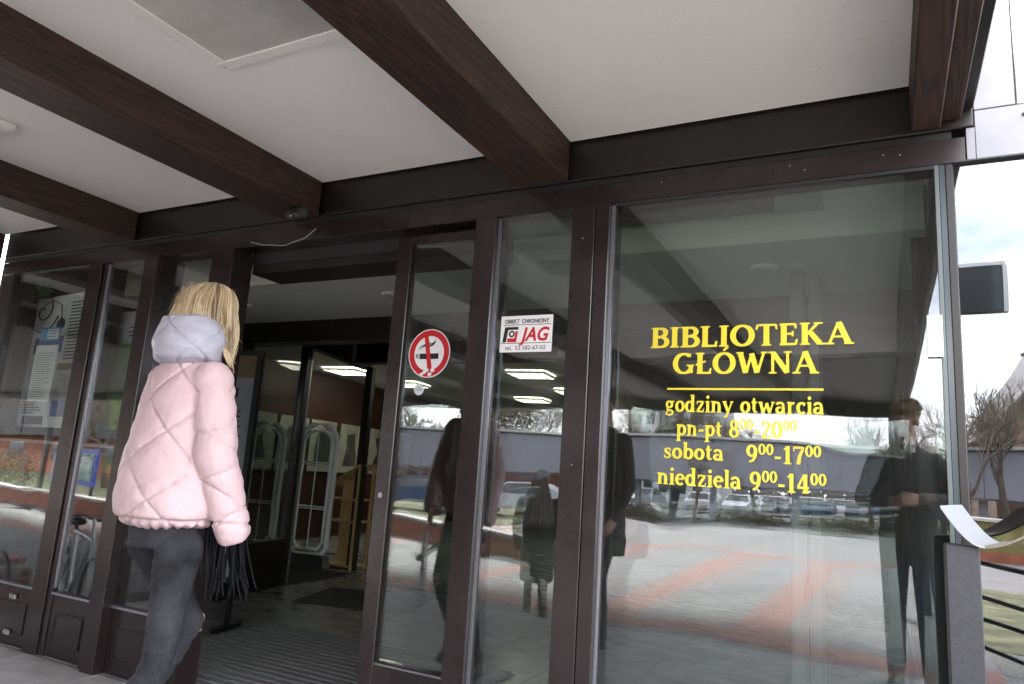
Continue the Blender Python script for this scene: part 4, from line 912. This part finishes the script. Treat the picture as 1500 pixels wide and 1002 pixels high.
def shoe(parent, x, y, z, pitch_, m, h=.13):
    mb = MB(); mb.cap((x, y, z+.02+h*.6), (x, y+.01, z+.045), .05, .045, 14); mb.cap((x, y-.02, z+.04), (x, y+.08, z+.038), .042, .04, 12); mb.cap((x, y+.08, z+.038), (x, y+.17, z+.030), .04, .030, 12)
    o = fuse(mb, 'shoe', m, .008, 3, parent); MB().box(x-.04, x+.04, y-.065, y+.20, z+.001, z+.018, bev=.006).build('sole', M['rubber'], o); return o
lea = mat('black_leather', (.01, .01, .011), .45)
shoe(W, .08, -.26, .02, 0, lea); shoe(W, -.075, -.09, .11, 0, lea)
# fringed black bag hanging from the right forearm
bag = empty('fringed_bag', 'black fringed bag hanging at the right hand of the woman in pink', 'bag', (-2.125, 1.69, 0), R(-6)); bag.scale = (.94, .94, 1)
bm_ = mat('black_suede', (.006, .006, .0075), .7, spec=.12)
mb = MB(); mb.ell((.125, .12, .91), (.03, .07, .07)); fuse(mb, 'pouch', bm_, .008, 2, bag)
MB().tube([(.125, .07, .95), (.17, .07, .985), (.2, .08, .99), (.18, .12, .985), (.125, .17, .95)], .008, 8).build('strap', bm_, bag)
rg = random.Random(8)
for i in range(46):
    a = i/46; x = .14+rg.uniform(-.03, .04); y = .05+.14*a; z = .91-.02*rg.random(); ln = rg.uniform(.12, .23); sx, sy = rg.uniform(-.02, .05), rg.uniform(-.02, .06)
    pts = [(x+sx*t*t, y+sy*t, z-ln*t) for t in (0, .3, .6, .85, 1)]
    MB().tube(pts, [.0042, .004, .004, .004, .003], 4).build('fringe_strand', bm_, bag)

# ---------- generic clothed figure for the people behind the camera
def figure(label, loc, rz, height=1.78, coat=(.02, .022, .025), trousers=(.04, .045, .06), hair=(.12, .07, .035), coat_len=.78, pose='stand', longhair=None, hold=False, head_yaw=0, head_pitch=0, slim=1., bulk=1.0, legs_apart=.10, skirt=False):
    k = height/1.78
    e = empty('person', label, 'person', loc, rz); e.scale = (k, k, k)
    cm = mat('coat_cloth', coat, .75, var=.3, vscale=6, bump=.2, bscale=30); tm = mat('trouser_cloth', trousers, .85, var=.3, vscale=8, bump=.2, bscale=60)
    mb = MB(); b = bulk
    torso(mb, [(0, 0, coat_len, .19*b, .15*b), (0, 0, coat_len+.05, .2*b, .155*b), (0, 0, 1.0, .19*b, .14*b), (0, 0, 1.15, .19*b, .135*b), (0, 0, 1.3, .205*b, .135*b), (0, 0, 1.40, .195*b, .115*b), (0, 0, 1.46, .14, .09), (0, 0, 1.52, .07, .07)], 30)
    if hold: arms = [((.2*b, 0, 1.40), (.27, .02, 1.14), (.10, .25, 1.15)), ((-.2*b, 0, 1.40), (-.27, .02, 1.14), (-.10, .25, 1.13))]
    else: arms = [((.2*b, 0, 1.40), (.26*b, -.02, 1.12), (.25, .10, .90)), ((-.2*b, 0, 1.40), (-.26*b, -.02, 1.12), (-.25, .10, .90))]
    for s_, el, wr in arms: mb.cap(s_, el, .072, .06, 16); mb.cap(el, wr, .058, .046, 16)
    c = fuse(mb, 'coat', cm, .011, 3, e); me = c.data; me.update(); co = []
    for v in me.vertices:
        p = v.co; q = p+v.normal*(noise.noise(Vector((p.x*9, p.y*9, p.z*16)))*.008); co += [q.x, q.y, q.z]
    me.vertices.foreach_set('co', co); me.update()
    mb = MB(); hc = Vector((0, .03, 1.665)); rot = head(mb, hc, head_yaw, head_pitch); mb.cap((0, 0, 1.46), (0, .015, 1.60), .058, .056)
    mb.cap((0, 0, 1.3), (0, 0, 1.46), .08, .07, 10)
    for (s_, el, wr) in arms:
        el, wr = Vector(el), Vector(wr); d = (wr-el).normalized(); mb.cap(s_, el, .03, .03, 8); mb.cap(Vector(s_), (0, 0, 1.38), .03, .05, 8); mb.cap(el, wr, .03, .027, 10)
        sd_ = 1 if s_[0] > 0 else -1
        hand(mb, wr+d*.01, d, (-sd_*1.0, 0, .1) if not hold else (-sd_*.8, .3, .1), 1, .55 if hold else .35, side=sd_)
    fuse(mb, 'body', M['skin'], .0075, 2, e); eyes(e, hc, rot)
    hmt = hairmat('hair_colour', tuple(q*.5 for q in hair), hair, tuple(min(1, q*1.7) for q in hair))
    mb = MB()
    for p, r in (((0, -.02, .055), (.088, .102, .082)), ((0, .045, .085), (.07, .055, .045))): mb.ell(hc+rot @ Vector(p), r, rot=rot)
    if longhair:
        mb.ell(hc+rot @ Vector((0, -.06, -.06)), (.09, .06, .14))
        mb.ell(hc+Vector((0, -.11, -.24)), (.14, .055, .2)); mb.ell(hc+Vector((0, -.13, -.36)), (.16, .05, .14))
    hr = fuse(mb, 'hair', hmt, .008, 2, e)
    if longhair:
        def g(rg, i):
            x = rg.uniform(-.15, .15); return [hc+Vector((x*.5, -.10, .08)), hc+Vector((x*.7, -.135, -.04)), hc+Vector((x, -.165-.01*rg.random(), -.2)), hc+Vector((x*1.15, -.18, -.36)), hc+Vector((x*1.2+rg.uniform(-.02, .02), -.175, -.42-.12*rg.random()))]
        strands('hair_strands', hmt, hr, g, 500, .002, 3)
    else:
        def g(rg, i):
            a = rg.uniform(0, 2*PI); t = rg.uniform(0, .95)**.6*PI*.5; n_ = rot @ Vector((math.sin(t)*math.cos(a), math.sin(t)*math.sin(a), math.cos(t))); p = hc+rot @ Vector((0, -.015, .05))+Vector((n_.x*.084, n_.y*.098, n_.z*.082))
            return [p, p+n_*.012+Vector((.004, 0, 0)), p+n_*.02+Vector((rg.uniform(-.015, .015), rg.uniform(-.015, .015), .004))]
        strands('hair_strands', hmt, hr, g, 700, .0018, 3)
    mb = MB(); L_ = legs_apart
    torso(mb, [(0, 0, .80, .155*slim, .115), (0, 0, .95, .155*slim, .11), (0, 0, 1.0, .13, .10)], 22)
    for s_ in (-1, 1):
        st_ = .10 if pose == 'step' else .02
        kn = (s_*L_, .02+s_*st_, .49); an = (s_*(L_+.01), -.01+s_*st_*1.2, .10)
        mb.cap((s_*.085, 0, .86), kn, .090*slim, .065*slim, 16); mb.cap(kn, an, .064*slim, .052*slim, 16)
    t_ = fuse(mb, 'trousers', tm, .009, 3, e)
    for s_ in (-1, 1): shoe(e, s_*(L_+.01), -.01+s_*(.12 if pose == 'step' else .024), 0, 0, lea)
    return e
ph = figure('short haired young man in dark jacket photographing, mirrored in the big window', (.13, -.33, 0), R(8), 1.79, coat=(.04, .034, .034), trousers=(.05, .065, .10), hair=(.22, .13, .06), hold=True, head_yaw=R(28), head_pitch=R(-14), legs_apart=.09, bulk=.88)
cmr = empty('photo_camera', 'black camera held at the chest by the young man with short hair', 'camera', (-.005, -.055, 1.15), R(2))
MB().box(-.065, .065, -.05, -.012, -.042, .035, bev=.006).build('camera_body', M['rubber'], cmr); MB().tube([(0, -.0115, 0), (0, .018, 0)], .027, 20).build('lens', M['black'], cmr)
MB().box(-.02, .02, -.045, -.015, .0355, .05, bev=.004).build('viewfinder', M['rubber'], cmr)
figure('tall man in long black coat standing left of the photographer, mirrored beside the wide mullion', (-1.86, .08, 0), R(30), 1.80, coat=(.035, .033, .036), trousers=(.035, .035, .04), hair=(.08, .05, .03), coat_len=.62, pose='step', legs_apart=.12, bulk=.96)
figure('woman with very long grey-brown hair in dark knee-length coat, mirrored in the security sticker pane', (-3.32, -2.0, -.45), R(165), 1.66, coat=(.014, .018, .025), trousers=(.012, .012, .014), hair=(.42, .37, .35), coat_len=.52, longhair=True, legs_apart=.09, slim=.85, bulk=.98)
figure('person in dark purple coat, mirrored at the edge of the sliding door glass', (-4.22, -1.9, -.45), R(190), 1.70, coat=(.05, .045, .08), trousers=(.012, .012, .016), hair=(.02, .02, .02), coat_len=.7, pose='step', slim=.75)
# ------------------------------------------------------------------ beyond the plaza (seen mirrored in the glass)
def brick_wall(name, label, a, b, h, th=.3, z0=-.45, cat='wall'):
    a, b = Vector(a), Vector(b); ln = (b-a).length; ang = math.atan2(b.y-a.y, b.x-a.x)
    e = empty(name, label, cat, (a.x, a.y, z0), ang)
    MB().box(.01, ln-.01, .012, th-.012, 0, h-.01).build('mortar_core', M['mortar'], e)
    mb = MB(); r_ = 0; z = .006
    while z+.065 < h:
        x = -.13 if r_ % 2 else 0
        while x < ln:
            x0, x1 = max(x, 0), min(x+.25, ln); j = rnd.uniform(-.003, .003)
            if x1-x0 > .04: mb.box(x0, x1-.01, j, .1, z, z+.062, 0 if rnd.random() < .75 else 1); mb.box(x0, x1-.01, th-.1, th+j, z, z+.062)
            x += .26
        z += .073; r_ += 1
    o = mb.build('brick_courses', [M['brick'], mat('dark_brick', (.2, .075, .05), .85, var=.2, vscale=5)], e); o['kind'] = 'stuff'
    x = 0; cp = MB().box(.002, .598, -.03, th+.03, 0, .05, bev=.006).mesh('coping_stone', M['cap'] if cat == 'wall' else M['redpav'])
    while x < ln-.3: place('coping_stone', cp, e, (x, 0, h)); x += .6
    return e
brick_wall('low_brick_wall', 'low red brick planter wall with pale coping across the plaza, mirrored beside the long-haired woman', (-10.4, -9.3), (-4.6, -6.9), .42)
brick_wall('low_brick_wall', 'long low brick wall in front of the lawn, mirrored in the leftmost window', (-25, -6.9), (-12.6, -5.2), .38)
brick_wall('brick_bench', 'low brick bench beside the bicycles, mirrored at the lower left', (-12.5, .2), (-7.5, .75), .40, cat='bench')
# bicycles
def bicycle(label, x, y, rz):
    e = empty('bicycle', label, 'bicycle', (x, y, -.45), rz, 'bicycles parked by the steps')
    fr = mat('bike_frame_paint', (.35, .36, .38), .3, .6)
    for wx in (-.52, .52):
        w_ = MB(); pts = [(wx+.33*math.cos(2*PI*k/24), 0, .34+.33*math.sin(2*PI*k/24)) for k in range(25)]; w_.tube(pts, .018, 6, cap=False); wh = w_.build('wheel', M['rubber'], e)
        s_ = MB()
        for k in range(14): a = 2*PI*k/14; s_.tube([(wx, 0, .34), (wx+.32*math.cos(a), 0, .34+.32*math.sin(a))], .0022, 3)
        s_.build('spokes', M['metal'], wh)
    b = MB(); A, B_, C_, D_, E_ = (-.12, 0, .30), (-.22, 0, .82), (.36, 0, .80), (-.52, 0, .34), (.52, 0, .34)
    for p, q in ((A, B_), (B_, C_), (A, C_), (A, D_), (D_, (-.2, 0, .70)), (C_, E_), (C_, (.33, 0, .98))): b.tube([p, q], .016, 8)
    b.build('frame', fr, e)
    MB().tube([(.20, -.26, .98), (.30, -.2, 1.0), (.33, 0, 1.0), (.30, .2, 1.0), (.20, .26, .98)], .013, 8).build('handlebar', M['rubber'], e)
    MB().ell((-.24, 0, .90), (.13, .07, .035)).tube([(-.23, 0, .8), (-.24, 0, .88)], .014, 8).build('saddle', M['black'], e)
    r_ = MB()
    for q in (-.06, 0, .06): r_.tube([(-.80, q, .74), (-.32, q, .74)], .006, 5)
    r_.tube([(-.7, .06, .74), (-.52, .03, .34)], .006, 5).tube([(-.7, -.06, .74), (-.52, -.03, .34)], .006, 5); r_.build('rack', M['metal'], e)
    MB().tube([(-.12, -.06, .30), (-.02, -.08, .18)], .01, 6).tube([(-.12, .06, .30), (-.22, .08, .42)], .01, 6).build('crank', M['metal'], e)
bicycle('silver bicycle parked nearest the brick bench, mirrored in the leftmost window', -7.35, 1.35, R(12))
bicycle('silver bicycle with rear rack, mirrored low in the narrow left window', -6.45, 1.0, R(20))
# map board on two legs
mbd = empty('map_board', 'blue framed information board with green map on the lawn, mirrored at left', 'sign', (-19.3, -6.9, -.45), R(12)); mbd.scale = (1.35, 1, 1.25)
MB().box(-1.0, 1.0, -.03, .03, .45, 1.25, bev=.01).build('board', mat('blue_board', (.04, .10, .6), .4), mbd)
MB().box(-.85, .85, .031, .036, .55, 1.15).build('map_sheet', mat('green_map', (.1, .55, .25), .5, var=.6, vscale=3, col2=(.5, .75, .7)), mbd)
MB().box(-.7, -.2, .037, .04, .62, .75).box(.1, .7, .0375, .04, .95, 1.08).build('white_label', M['white'], mbd)
for x in (-.9, .9): MB().box(x-.04, x+.04, -.03, .03, 0, .449).build('leg', M['rail'], mbd)
# cars
def car_proto(col, detail=False):
    e = empty('parked_car', '', 'car', (0, 0, -.455)); L2 = 2.1
    pm = mat('car_paint', col, .25, .3)
    prof = [(-2.1, .35), (-2.12, .62), (-2.02, .88), (-1.55, .95), (-.95, 1.38), (-.5, 1.46), (.35, 1.44), (1.05, .98), (1.8, .84), (2.08, .66), (2.12, .35)]
    v = []; f = []; n = len(prof)
    for x, z in prof:
        wy = .84 if z < 1.0 else .84-.42*(z-.95)
        v += [(x, -wy, z), (x, wy, z)]
    for i in range(n-1): f.append((2*i, 2*i+1, 2*i+3, 2*i+2))
    f.append((2*n-2, 2*n-1, 1, 0)); f.append([2*i for i in range(n)][::-1]); f.append([2*i+1 for i in range(n)])
    MB().add(v, f).build('body', pm, e)
    g = MB()
    for s_ in (-1, 1):
        p = [(-1.38, .99), (-.9, 1.34), (-.48, 1.40), (.33, 1.38), (.9, .99)]; g.add([(x, s_*((.84 if z < 1 else .84-.42*(z-.95))+.012), z) for x, z in p], [list(range(5)) if s_ > 0 else list(range(5))[::-1]])
    g.add([(.42, -.6, 1.425), (.42, .6, 1.425), (1.02, .76, 1.03), (1.02, -.76, 1.03)], [(0, 1, 2, 3)]); g.add([(-1.0, -.6, 1.37), (-1.0, .6, 1.37), (-1.5, .76, 1.01), (-1.5, -.76, 1.01)], [(3, 2, 1, 0)])
    g.build('windows', M['darkglass'], e)
    for x in (-1.28, 1.32):
        for s_ in (-1, 1):
            wv = MB().tube([(x, s_*.70, .31), (x, s_*.87, .31)], .31, 16, smooth=False).build('wheel', M['rubber'], e)
            if detail: MB().tube([(x, s_*.868, .31), (x, s_*.878, .31)], .18, 12, smooth=False).build('rim', M['metal'], wv)
    for s_ in (-1, 1):
        MB().ell((2.04, s_*.6, .70), (.07, .16, .07), 10, 6).build('headlight', M['white'], e); MB().box(-2.1, -2.0, s_*.7-.12, s_*.7+.1, .70, .84).build('rear_light', M['red'], e)
    return e
cols = {'silver': (.4, .42, .45), 'white': (.6, .6, .62), 'dark grey': (.06, .065, .075), 'dark blue': (.025, .05, .12), 'red': (.3, .02, .02)}
protos = {k: car_proto(c, k in ('dark blue', 'dark grey')) for k, c in cols.items()}
used = set()
def car(colr, x, y, rz, label, group=None):
    e = protos[colr] if colr not in used else copy_tree(protos[colr]); used.add(colr)
    e.location = (x, y, -.47); e.rotation_euler = (0, 0, rz); e['label'] = label
    if group: e['group'] = group
    elif 'group' in e: del e['group']
car('dark blue', -15.6, -17.5, R(160), 'dark blue hatchback before the brick ground floor, mirrored in the sliding door')
car('dark grey', -17.6, -14.6, R(110), 'dark grey car mirrored at the left edge of the sliding door glass')
car('silver', -12.0, -19.2, R(170), 'silver car right of the dark blue hatchback, mirrored in the sliding door')
ordn = ['first', 'second', 'third', 'fourth', 'fifth', 'sixth', 'seventh', 'eighth', 'ninth', 'tenth', 'eleventh', 'twelfth', 'thirteenth', 'fourteenth', 'fifteenth', 'sixteenth']
far = {}
for k, e0 in list(protos.items()):
    bd = [c for c in kids(e0) if c.name.startswith('body')][0]; wn = [c for c in kids(e0) if c.name.startswith('windows')][0]; far[k] = (bd.data, wn.data)
pool = ['silver', 'white', 'dark grey', 'silver', 'dark blue', 'white', 'silver', 'white', 'dark grey']
for row, (y, x0, n_) in enumerate(((-47, -19, 13), (-56, -23, 14), (-66, -26, 15), (-78, -30, 16))):
    for i in range(n_):
        if rnd.random() < .12: continue
        k = pool[rnd.randrange(9)]
        e = empty('parked_car', '%s car, %s space from the left, %s row of the mirrored car park' % (k, ordn[i], ('nearest', 'second', 'third', 'farthest')[row]), 'car', (x0+i*2.5+rnd.uniform(-.15, .15), y+rnd.uniform(-.3, .3), -.47), R(90+rnd.uniform(-3, 3))+(PI if rnd.random() < .4 else 0), 'cars in the mirrored car park')
        place('body', far[k][0], e); place('windows', far[k][1], e)
for k in protos:
    if k not in used:
        i = list(protos).index(k); protos[k].location = (-24-i*4, -16.5-i, -.47); protos[k]['label'] = '%s car parked on the drive left of the dark grey one' % k
# hedges before the car park
def shrub_mesh(nl, r, seed, m, flat=1.0, leaf=.05):
    g = random.Random(seed); mb = MB()
    for i in range(nl):
        u = Vector((g.gauss(0, 1), g.gauss(0, 1), g.gauss(0, 1))).normalized()*(g.random()**.4); p = Vector((u.x*r[0], u.y*r[1], r[2]+u.z*r[2]*flat))
        a = Vector((g.uniform(-1, 1), g.uniform(-1, 1), g.uniform(-1, 1))).normalized()*leaf; b = a.cross(Vector((g.uniform(-1, 1), g.uniform(-1, 1), 1))).normalized()*leaf*.6
        mb.add([p-a, p+b, p+a, p-b], [(0, 1, 2, 3)])
    return mb
hm_ = shrub_mesh(2600, (1.6, .45, .38), 3, None).mesh('foliage', mat('brown_green_hedge', (.08, .07, .035), .8, var=.5, vscale=3))
hx = [(-9.8, -26.6), (-5.2, -26.9), (-1.6, -26.5), (1.9, -26.7), (6.5, -26.6)]
for i, (x, y) in enumerate(hx):
    e = empty('hedge', ['hedge at the far left of the car park edge', 'second hedge along the car park edge', 'middle hedge along the car park edge', 'hedge right of the middle along the car park edge', 'hedge at the far right of the car park edge'][i]+', mirrored', 'hedge', (x, y, -.47), 0, 'hedges along the car park')
    place('foliage', hm_, e); MB().tube([(0, 0, 0), (.05, 0, .5)], .03, 6).build('stem', M['bark'], e)
e = empty('bush', 'bare brown bush behind the low brick wall, mirrored in the leftmost window', 'bush', (-25.0, -8.3, -.45)); 
shrub_mesh(2500, (.9, .8, .7), 9, None, leaf=.035).build('foliage', mat('bare_twiggy_bush', (.12, .1, .05), .9, var=.4, vscale=3), e)
# bare trees
def tree_mesh(seed, h, spread, depth=5):
    g = random.Random(seed); tk = MB(); cr_ = MB()
    def grow(p, d, ln, r, lv):
        n_ = 3; pts = [p]; q = p; dd = d
        for k in range(n_):
            dd = (dd+Vector((g.uniform(-.16, .16), g.uniform(-.16, .16), g.uniform(-.04, .12)))).normalized(); q = q+dd*ln/n_; pts.append(q)
        (tk if lv < 2 else cr_).tube(pts, [r, r*.9, r*.78, r*.62], 7 if lv < 2 else (4 if lv < 4 else 3), cap=False)
        if lv >= depth: return
        nb_ = (3 if lv == 0 else g.choice((3, 4)))+(1 if lv >= 2 else 0)
        for k in range(nb_):
            a = 2*PI*(k+g.random())/nb_; t = g.uniform(.35, 1.0) if lv > 0 else g.uniform(.75, 1); o_ = pts[0].lerp(pts[-1], t)
            side = dd.cross(Vector((math.cos(a), math.sin(a), .3))).normalized(); nd = (dd*g.uniform(.6, 1.0)+side*spread*g.uniform(.6, 1.1)+Vector((0, 0, .18))).normalized()
            grow(o_, nd, ln*g.uniform(.58, .8), max(.006, r*.55), lv+1)
    grow(Vector((0, 0, 0)), Vector((0, 0, 1)), h*.34, h*.019, 0); return tk.mesh('trunk', M['bark']), cr_.mesh('crown', M['twig'])
TM = [tree_mesh(11, 9, .75), tree_mesh(23, 10, .6), tree_mesh(37, 8, .9)]
trees = [(-20, -37, 0, 1.0), (-26, -39, 1, 1.05), (-31.5, -37.5, 2, 1.1), (-36, -40, 0, 1.1), (-14.6, -38.5, 2, 1.0), (-11.3, -38, 1, .9), (-8.6, -36.8, 0, .8), (-6.8, -39.5, 2, .85), (-.6, -38, 1, .75), (1.1, -37, 2, .9), (2.6, -24.6, 0, .74), (4.6, -33.9+2.2, 1, .85), (2.2, -27.2, 2, .42),
         (-33, -17.5, 1, .8), (-27, -13, 2, .7), (-38, -20, 0, .9), (-30, -9.5, 0, .6), (-10.2, -8.0, 2, .30), (-7.9, -28.9, 1, .45)]
tl = ['behind the lavender building above its left third', 'behind the lavender building, second from the far left group', 'wide crowned, behind the brick ground floor', 'outermost left behind the lavender building', 'over the security sticker pane reflection', 'behind the lettering at the far left of the big window', 'behind the words pn-pt', 'just right of the words pn-pt', 'small, left of the photographer', 'right of the photographer, wide crown', 'in front of the gabled house in the mirror glass', 'beside the gabled house chimney', 'small and low at the car park edge right', 'before the distant red building, middle', 'on the lawn before the red building', 'at the far end of the red building', 'young, on the lawn left of the map board', 'sapling in the planter behind the low brick wall', 'small, between the parked cars']
for (x, y, k, s_), lb_ in zip(trees, tl):
    e = empty('bare_tree', 'leafless tree '+lb_, 'tree', (x, y, -.5), rnd.uniform(0, 6), 'bare trees around the plaza'); e.scale = (s_,)*3
    for me_ in TM[k]: place(me_.name.split('.')[0], me_, e)
# evergreen brownish crown left of the plaza
for i, (x, y, r_, lb_) in enumerate(((-22.5, -32.0, 2.9, 'olive bushy tree towering over the lavender building, mirrored above the sliding door'), (-11.2, -33.2+.2, 1.3, 'dark evergreen beside the lavender building edge'))):
    e = empty('bushy_tree', lb_, 'tree', (x, y-4.5, -.5)); shrub_mesh(9000, (r_, r_, r_*1.15), 30+i, None, leaf=.10).build('crown', mat('olive_brown_foliage', (.12, .10, .05), .85, var=.5, vscale=1.5), e, (0, 0, 2.2)); MB().tube([(0, 0, 0), (0, .1, 3.5)], [.2, .12], 8).build('trunk', M['bark'], e)
# the long pavilion with lavender fascia
pv = empty('long_pavilion', 'long low building with lavender fascia and red brick ground floor, mirrored across the glass', 'building', (0, 0, 0))
x = -44
while x < 10: MB().box(x+.01, x+2.99, -33.0, -32.8, 1.45, 3.42).build('fascia_panel', M['lavender'], pv); x += 3
MB().box(-44, 10, -38, -33.01, 1.5, 3.5).build('upper_floor', M['lavender'], pv)
MB().box(-44.2, 10.2, -38.2, -32.6, 3.52, 3.66).build('roof_edge', M['cap'], pv); MB().box(-44, 10, -33, -32.75, 1.36, 1.44).build('lower_edge', M['roofedge'], pv)
mb = MB(); z = -.45; r_ = 0
while z < 1.3:
    x = -44 if r_ % 2 else -43.7
    while x < -14.3: mb.box(x, x+.58, -33.6, -33.5, z, z+.19, 0 if rnd.random() < .7 else 1); x += .6
    z += .2; r_ += 1
o = mb.build('brick_courses', [M['brick'], mat('brown_brick', (.22, .09, .06), .85)], pv); o['kind'] = 'stuff'
MB().box(-44, -14, -37.5, -33.61, -.5, 1.35).build('ground_floor', M['mortar'], pv)
for x in (-19.5, -17.2): MB().box(x-.08, x+.08, -33.49, -33.4, .5, .66).build('wall_lamp', M['lamp'], pv)
for x in range(-12, 10, 4): MB().box(x-.15, x+.15, -33.6, -33.3, -.5, 1.355).build('column', M['lavender'], pv)
for i, x in enumerate(range(-42, -15, 3)): MB().box(x-.5, x+.5, -33.495, -33.47, .2, 1.1).build('window', M['darkglass'], pv)
# pale flats left of it, yellow kiosk, gabled house, added dark wing on brick base, distant woods
fb = empty('pale_block', 'pale block of flats with small windows far behind, mirrored left of the opening hours', 'building', (-17, -62, -.5), R(10))
MB().box(-4, 4, -3, 3, 0, 9.5).build('wall', mat('pale_render', (.55, .56, .58), .8, var=.05), fb)
for i in range(5):
    for j in range(3): MB().box(-3.5+i*1.5, -2.6+i*1.5, 3.005, 3.03, 1.2+j*2.8, 2.5+j*2.8).build('window', M['darkglass'], fb)
gh = empty('gabled_house', 'brick house with steep gabled roof and dark chimney, mirrored at the right edge', 'house', (8.6, -40.5, -.5), R(-6))
MB().prism([(-3.4, 0), (3.4, 0), (3.4, 5.4), (0, 10.6), (-3.4, 5.4)], 0, -7).build('wall', mat('brown_brick_wall', (.2, .13, .1), .85, var=.25, vscale=2), gh)
for s_ in (-1, 1): MB().obox((s_*1.85, -3.4, 8.05), (1.98, 0, -s_*3.02), (0, 3.9, 0), (.05*s_, 0, .05)).build('roof', mat('grey_roof_tiles', (.16, .15, .16), .7, var=.2, vscale=3), gh)
MB().box(-.5, .6, -1.6, -.9, 9.6, 11.9).build('chimney', M['roofedge'], gh)
for x in (-1.7, .9):
    for z in (1.2, 4.2): MB().box(x, x+.9, .005, .04, z, z+1.3).build('window', M['darkglass'], gh)
ky = empty('yellow_kiosk', 'small yellow kiosk with brick base, mirrored low at the right edge', 'kiosk', (2.9, -21.5, -.45), R(-4))
MB().box(-1.1, 1.1, -.8, .8, .3, 1.15).build('wall', mat('yellow_paint', (.2, .16, .05), .6), ky); MB().box(-1.12, 1.12, -.82, .82, 0, .299).build('base', M['brick'], ky)
for x in (-.75, -.1, .5): MB().box(x, x+.4, .801, .83, .5, 1.0).build('window', mat('yellow_glass', (.26, .24, .08), .2), ky)
MB().box(-1.25, 1.25, -.95, .95, 1.151, 1.23).build('roof', M['cap'], ky)
rb = empty('added_dark_wing', 'added dark upper storey blocking the sky over a red brick ground floor, mirrored in the leftmost window', 'building', (-26.6, -17, -.45))
MB().box(-40, 0, -9, 0, 2.0, 8.5).build('upper_floor', M['frame_dark'], rb)  # upper floor added to keep bright sky out of the left panes' reflection
for i in range(20): MB().box(-39.9+i*2, -38.0+i*2, .002, .05, 2.05, 8.4).build('added_dark_panel', M['beamx'], rb)
MB().box(-40, -.4, -8.6, -1.2, -.1, 1.99).build('ground_floor', M['brick'], rb)
for i in range(9): MB().box(-38+i*4.2, -36.6+i*4.2, -1.195, -1.16, .7, 1.7).build('window', M['darkglass'], rb)
g = random.Random(2); mb = MB()
for i in range(9000):
    t = g.uniform(-1, 1); x = t*140; y = -95-30*(1-t*t)+g.uniform(-8, 8)+abs(t)*60; z = g.random()**1.3*9*(0.7+.3*math.sin(x*.11)*math.sin(x*.037+1)); a = g.uniform(.2, .6)
    mb.add([(x-a, y, z), (x, y+.2, z-a*.6), (x+a, y, z), (x, y-.2, z+a*1.4)], [(0, 1, 2, 3)])
tag(mb.build('distant_wood', mat('winter_wood', (.12, .1, .08), .95, var=.3, vscale=.2)), 'far off brown winter wood on the horizon behind the car park', 'wood', kind='stuff')
# right of the canopy: lawn strip with edge
struct('gravel_strip', MB().box(.98, 12, -4.89, -3.6, -.55, -.445), mat('gravel', (.2, .19, .17), .95, var=.4, vscale=40, bump=.8, bscale=60))
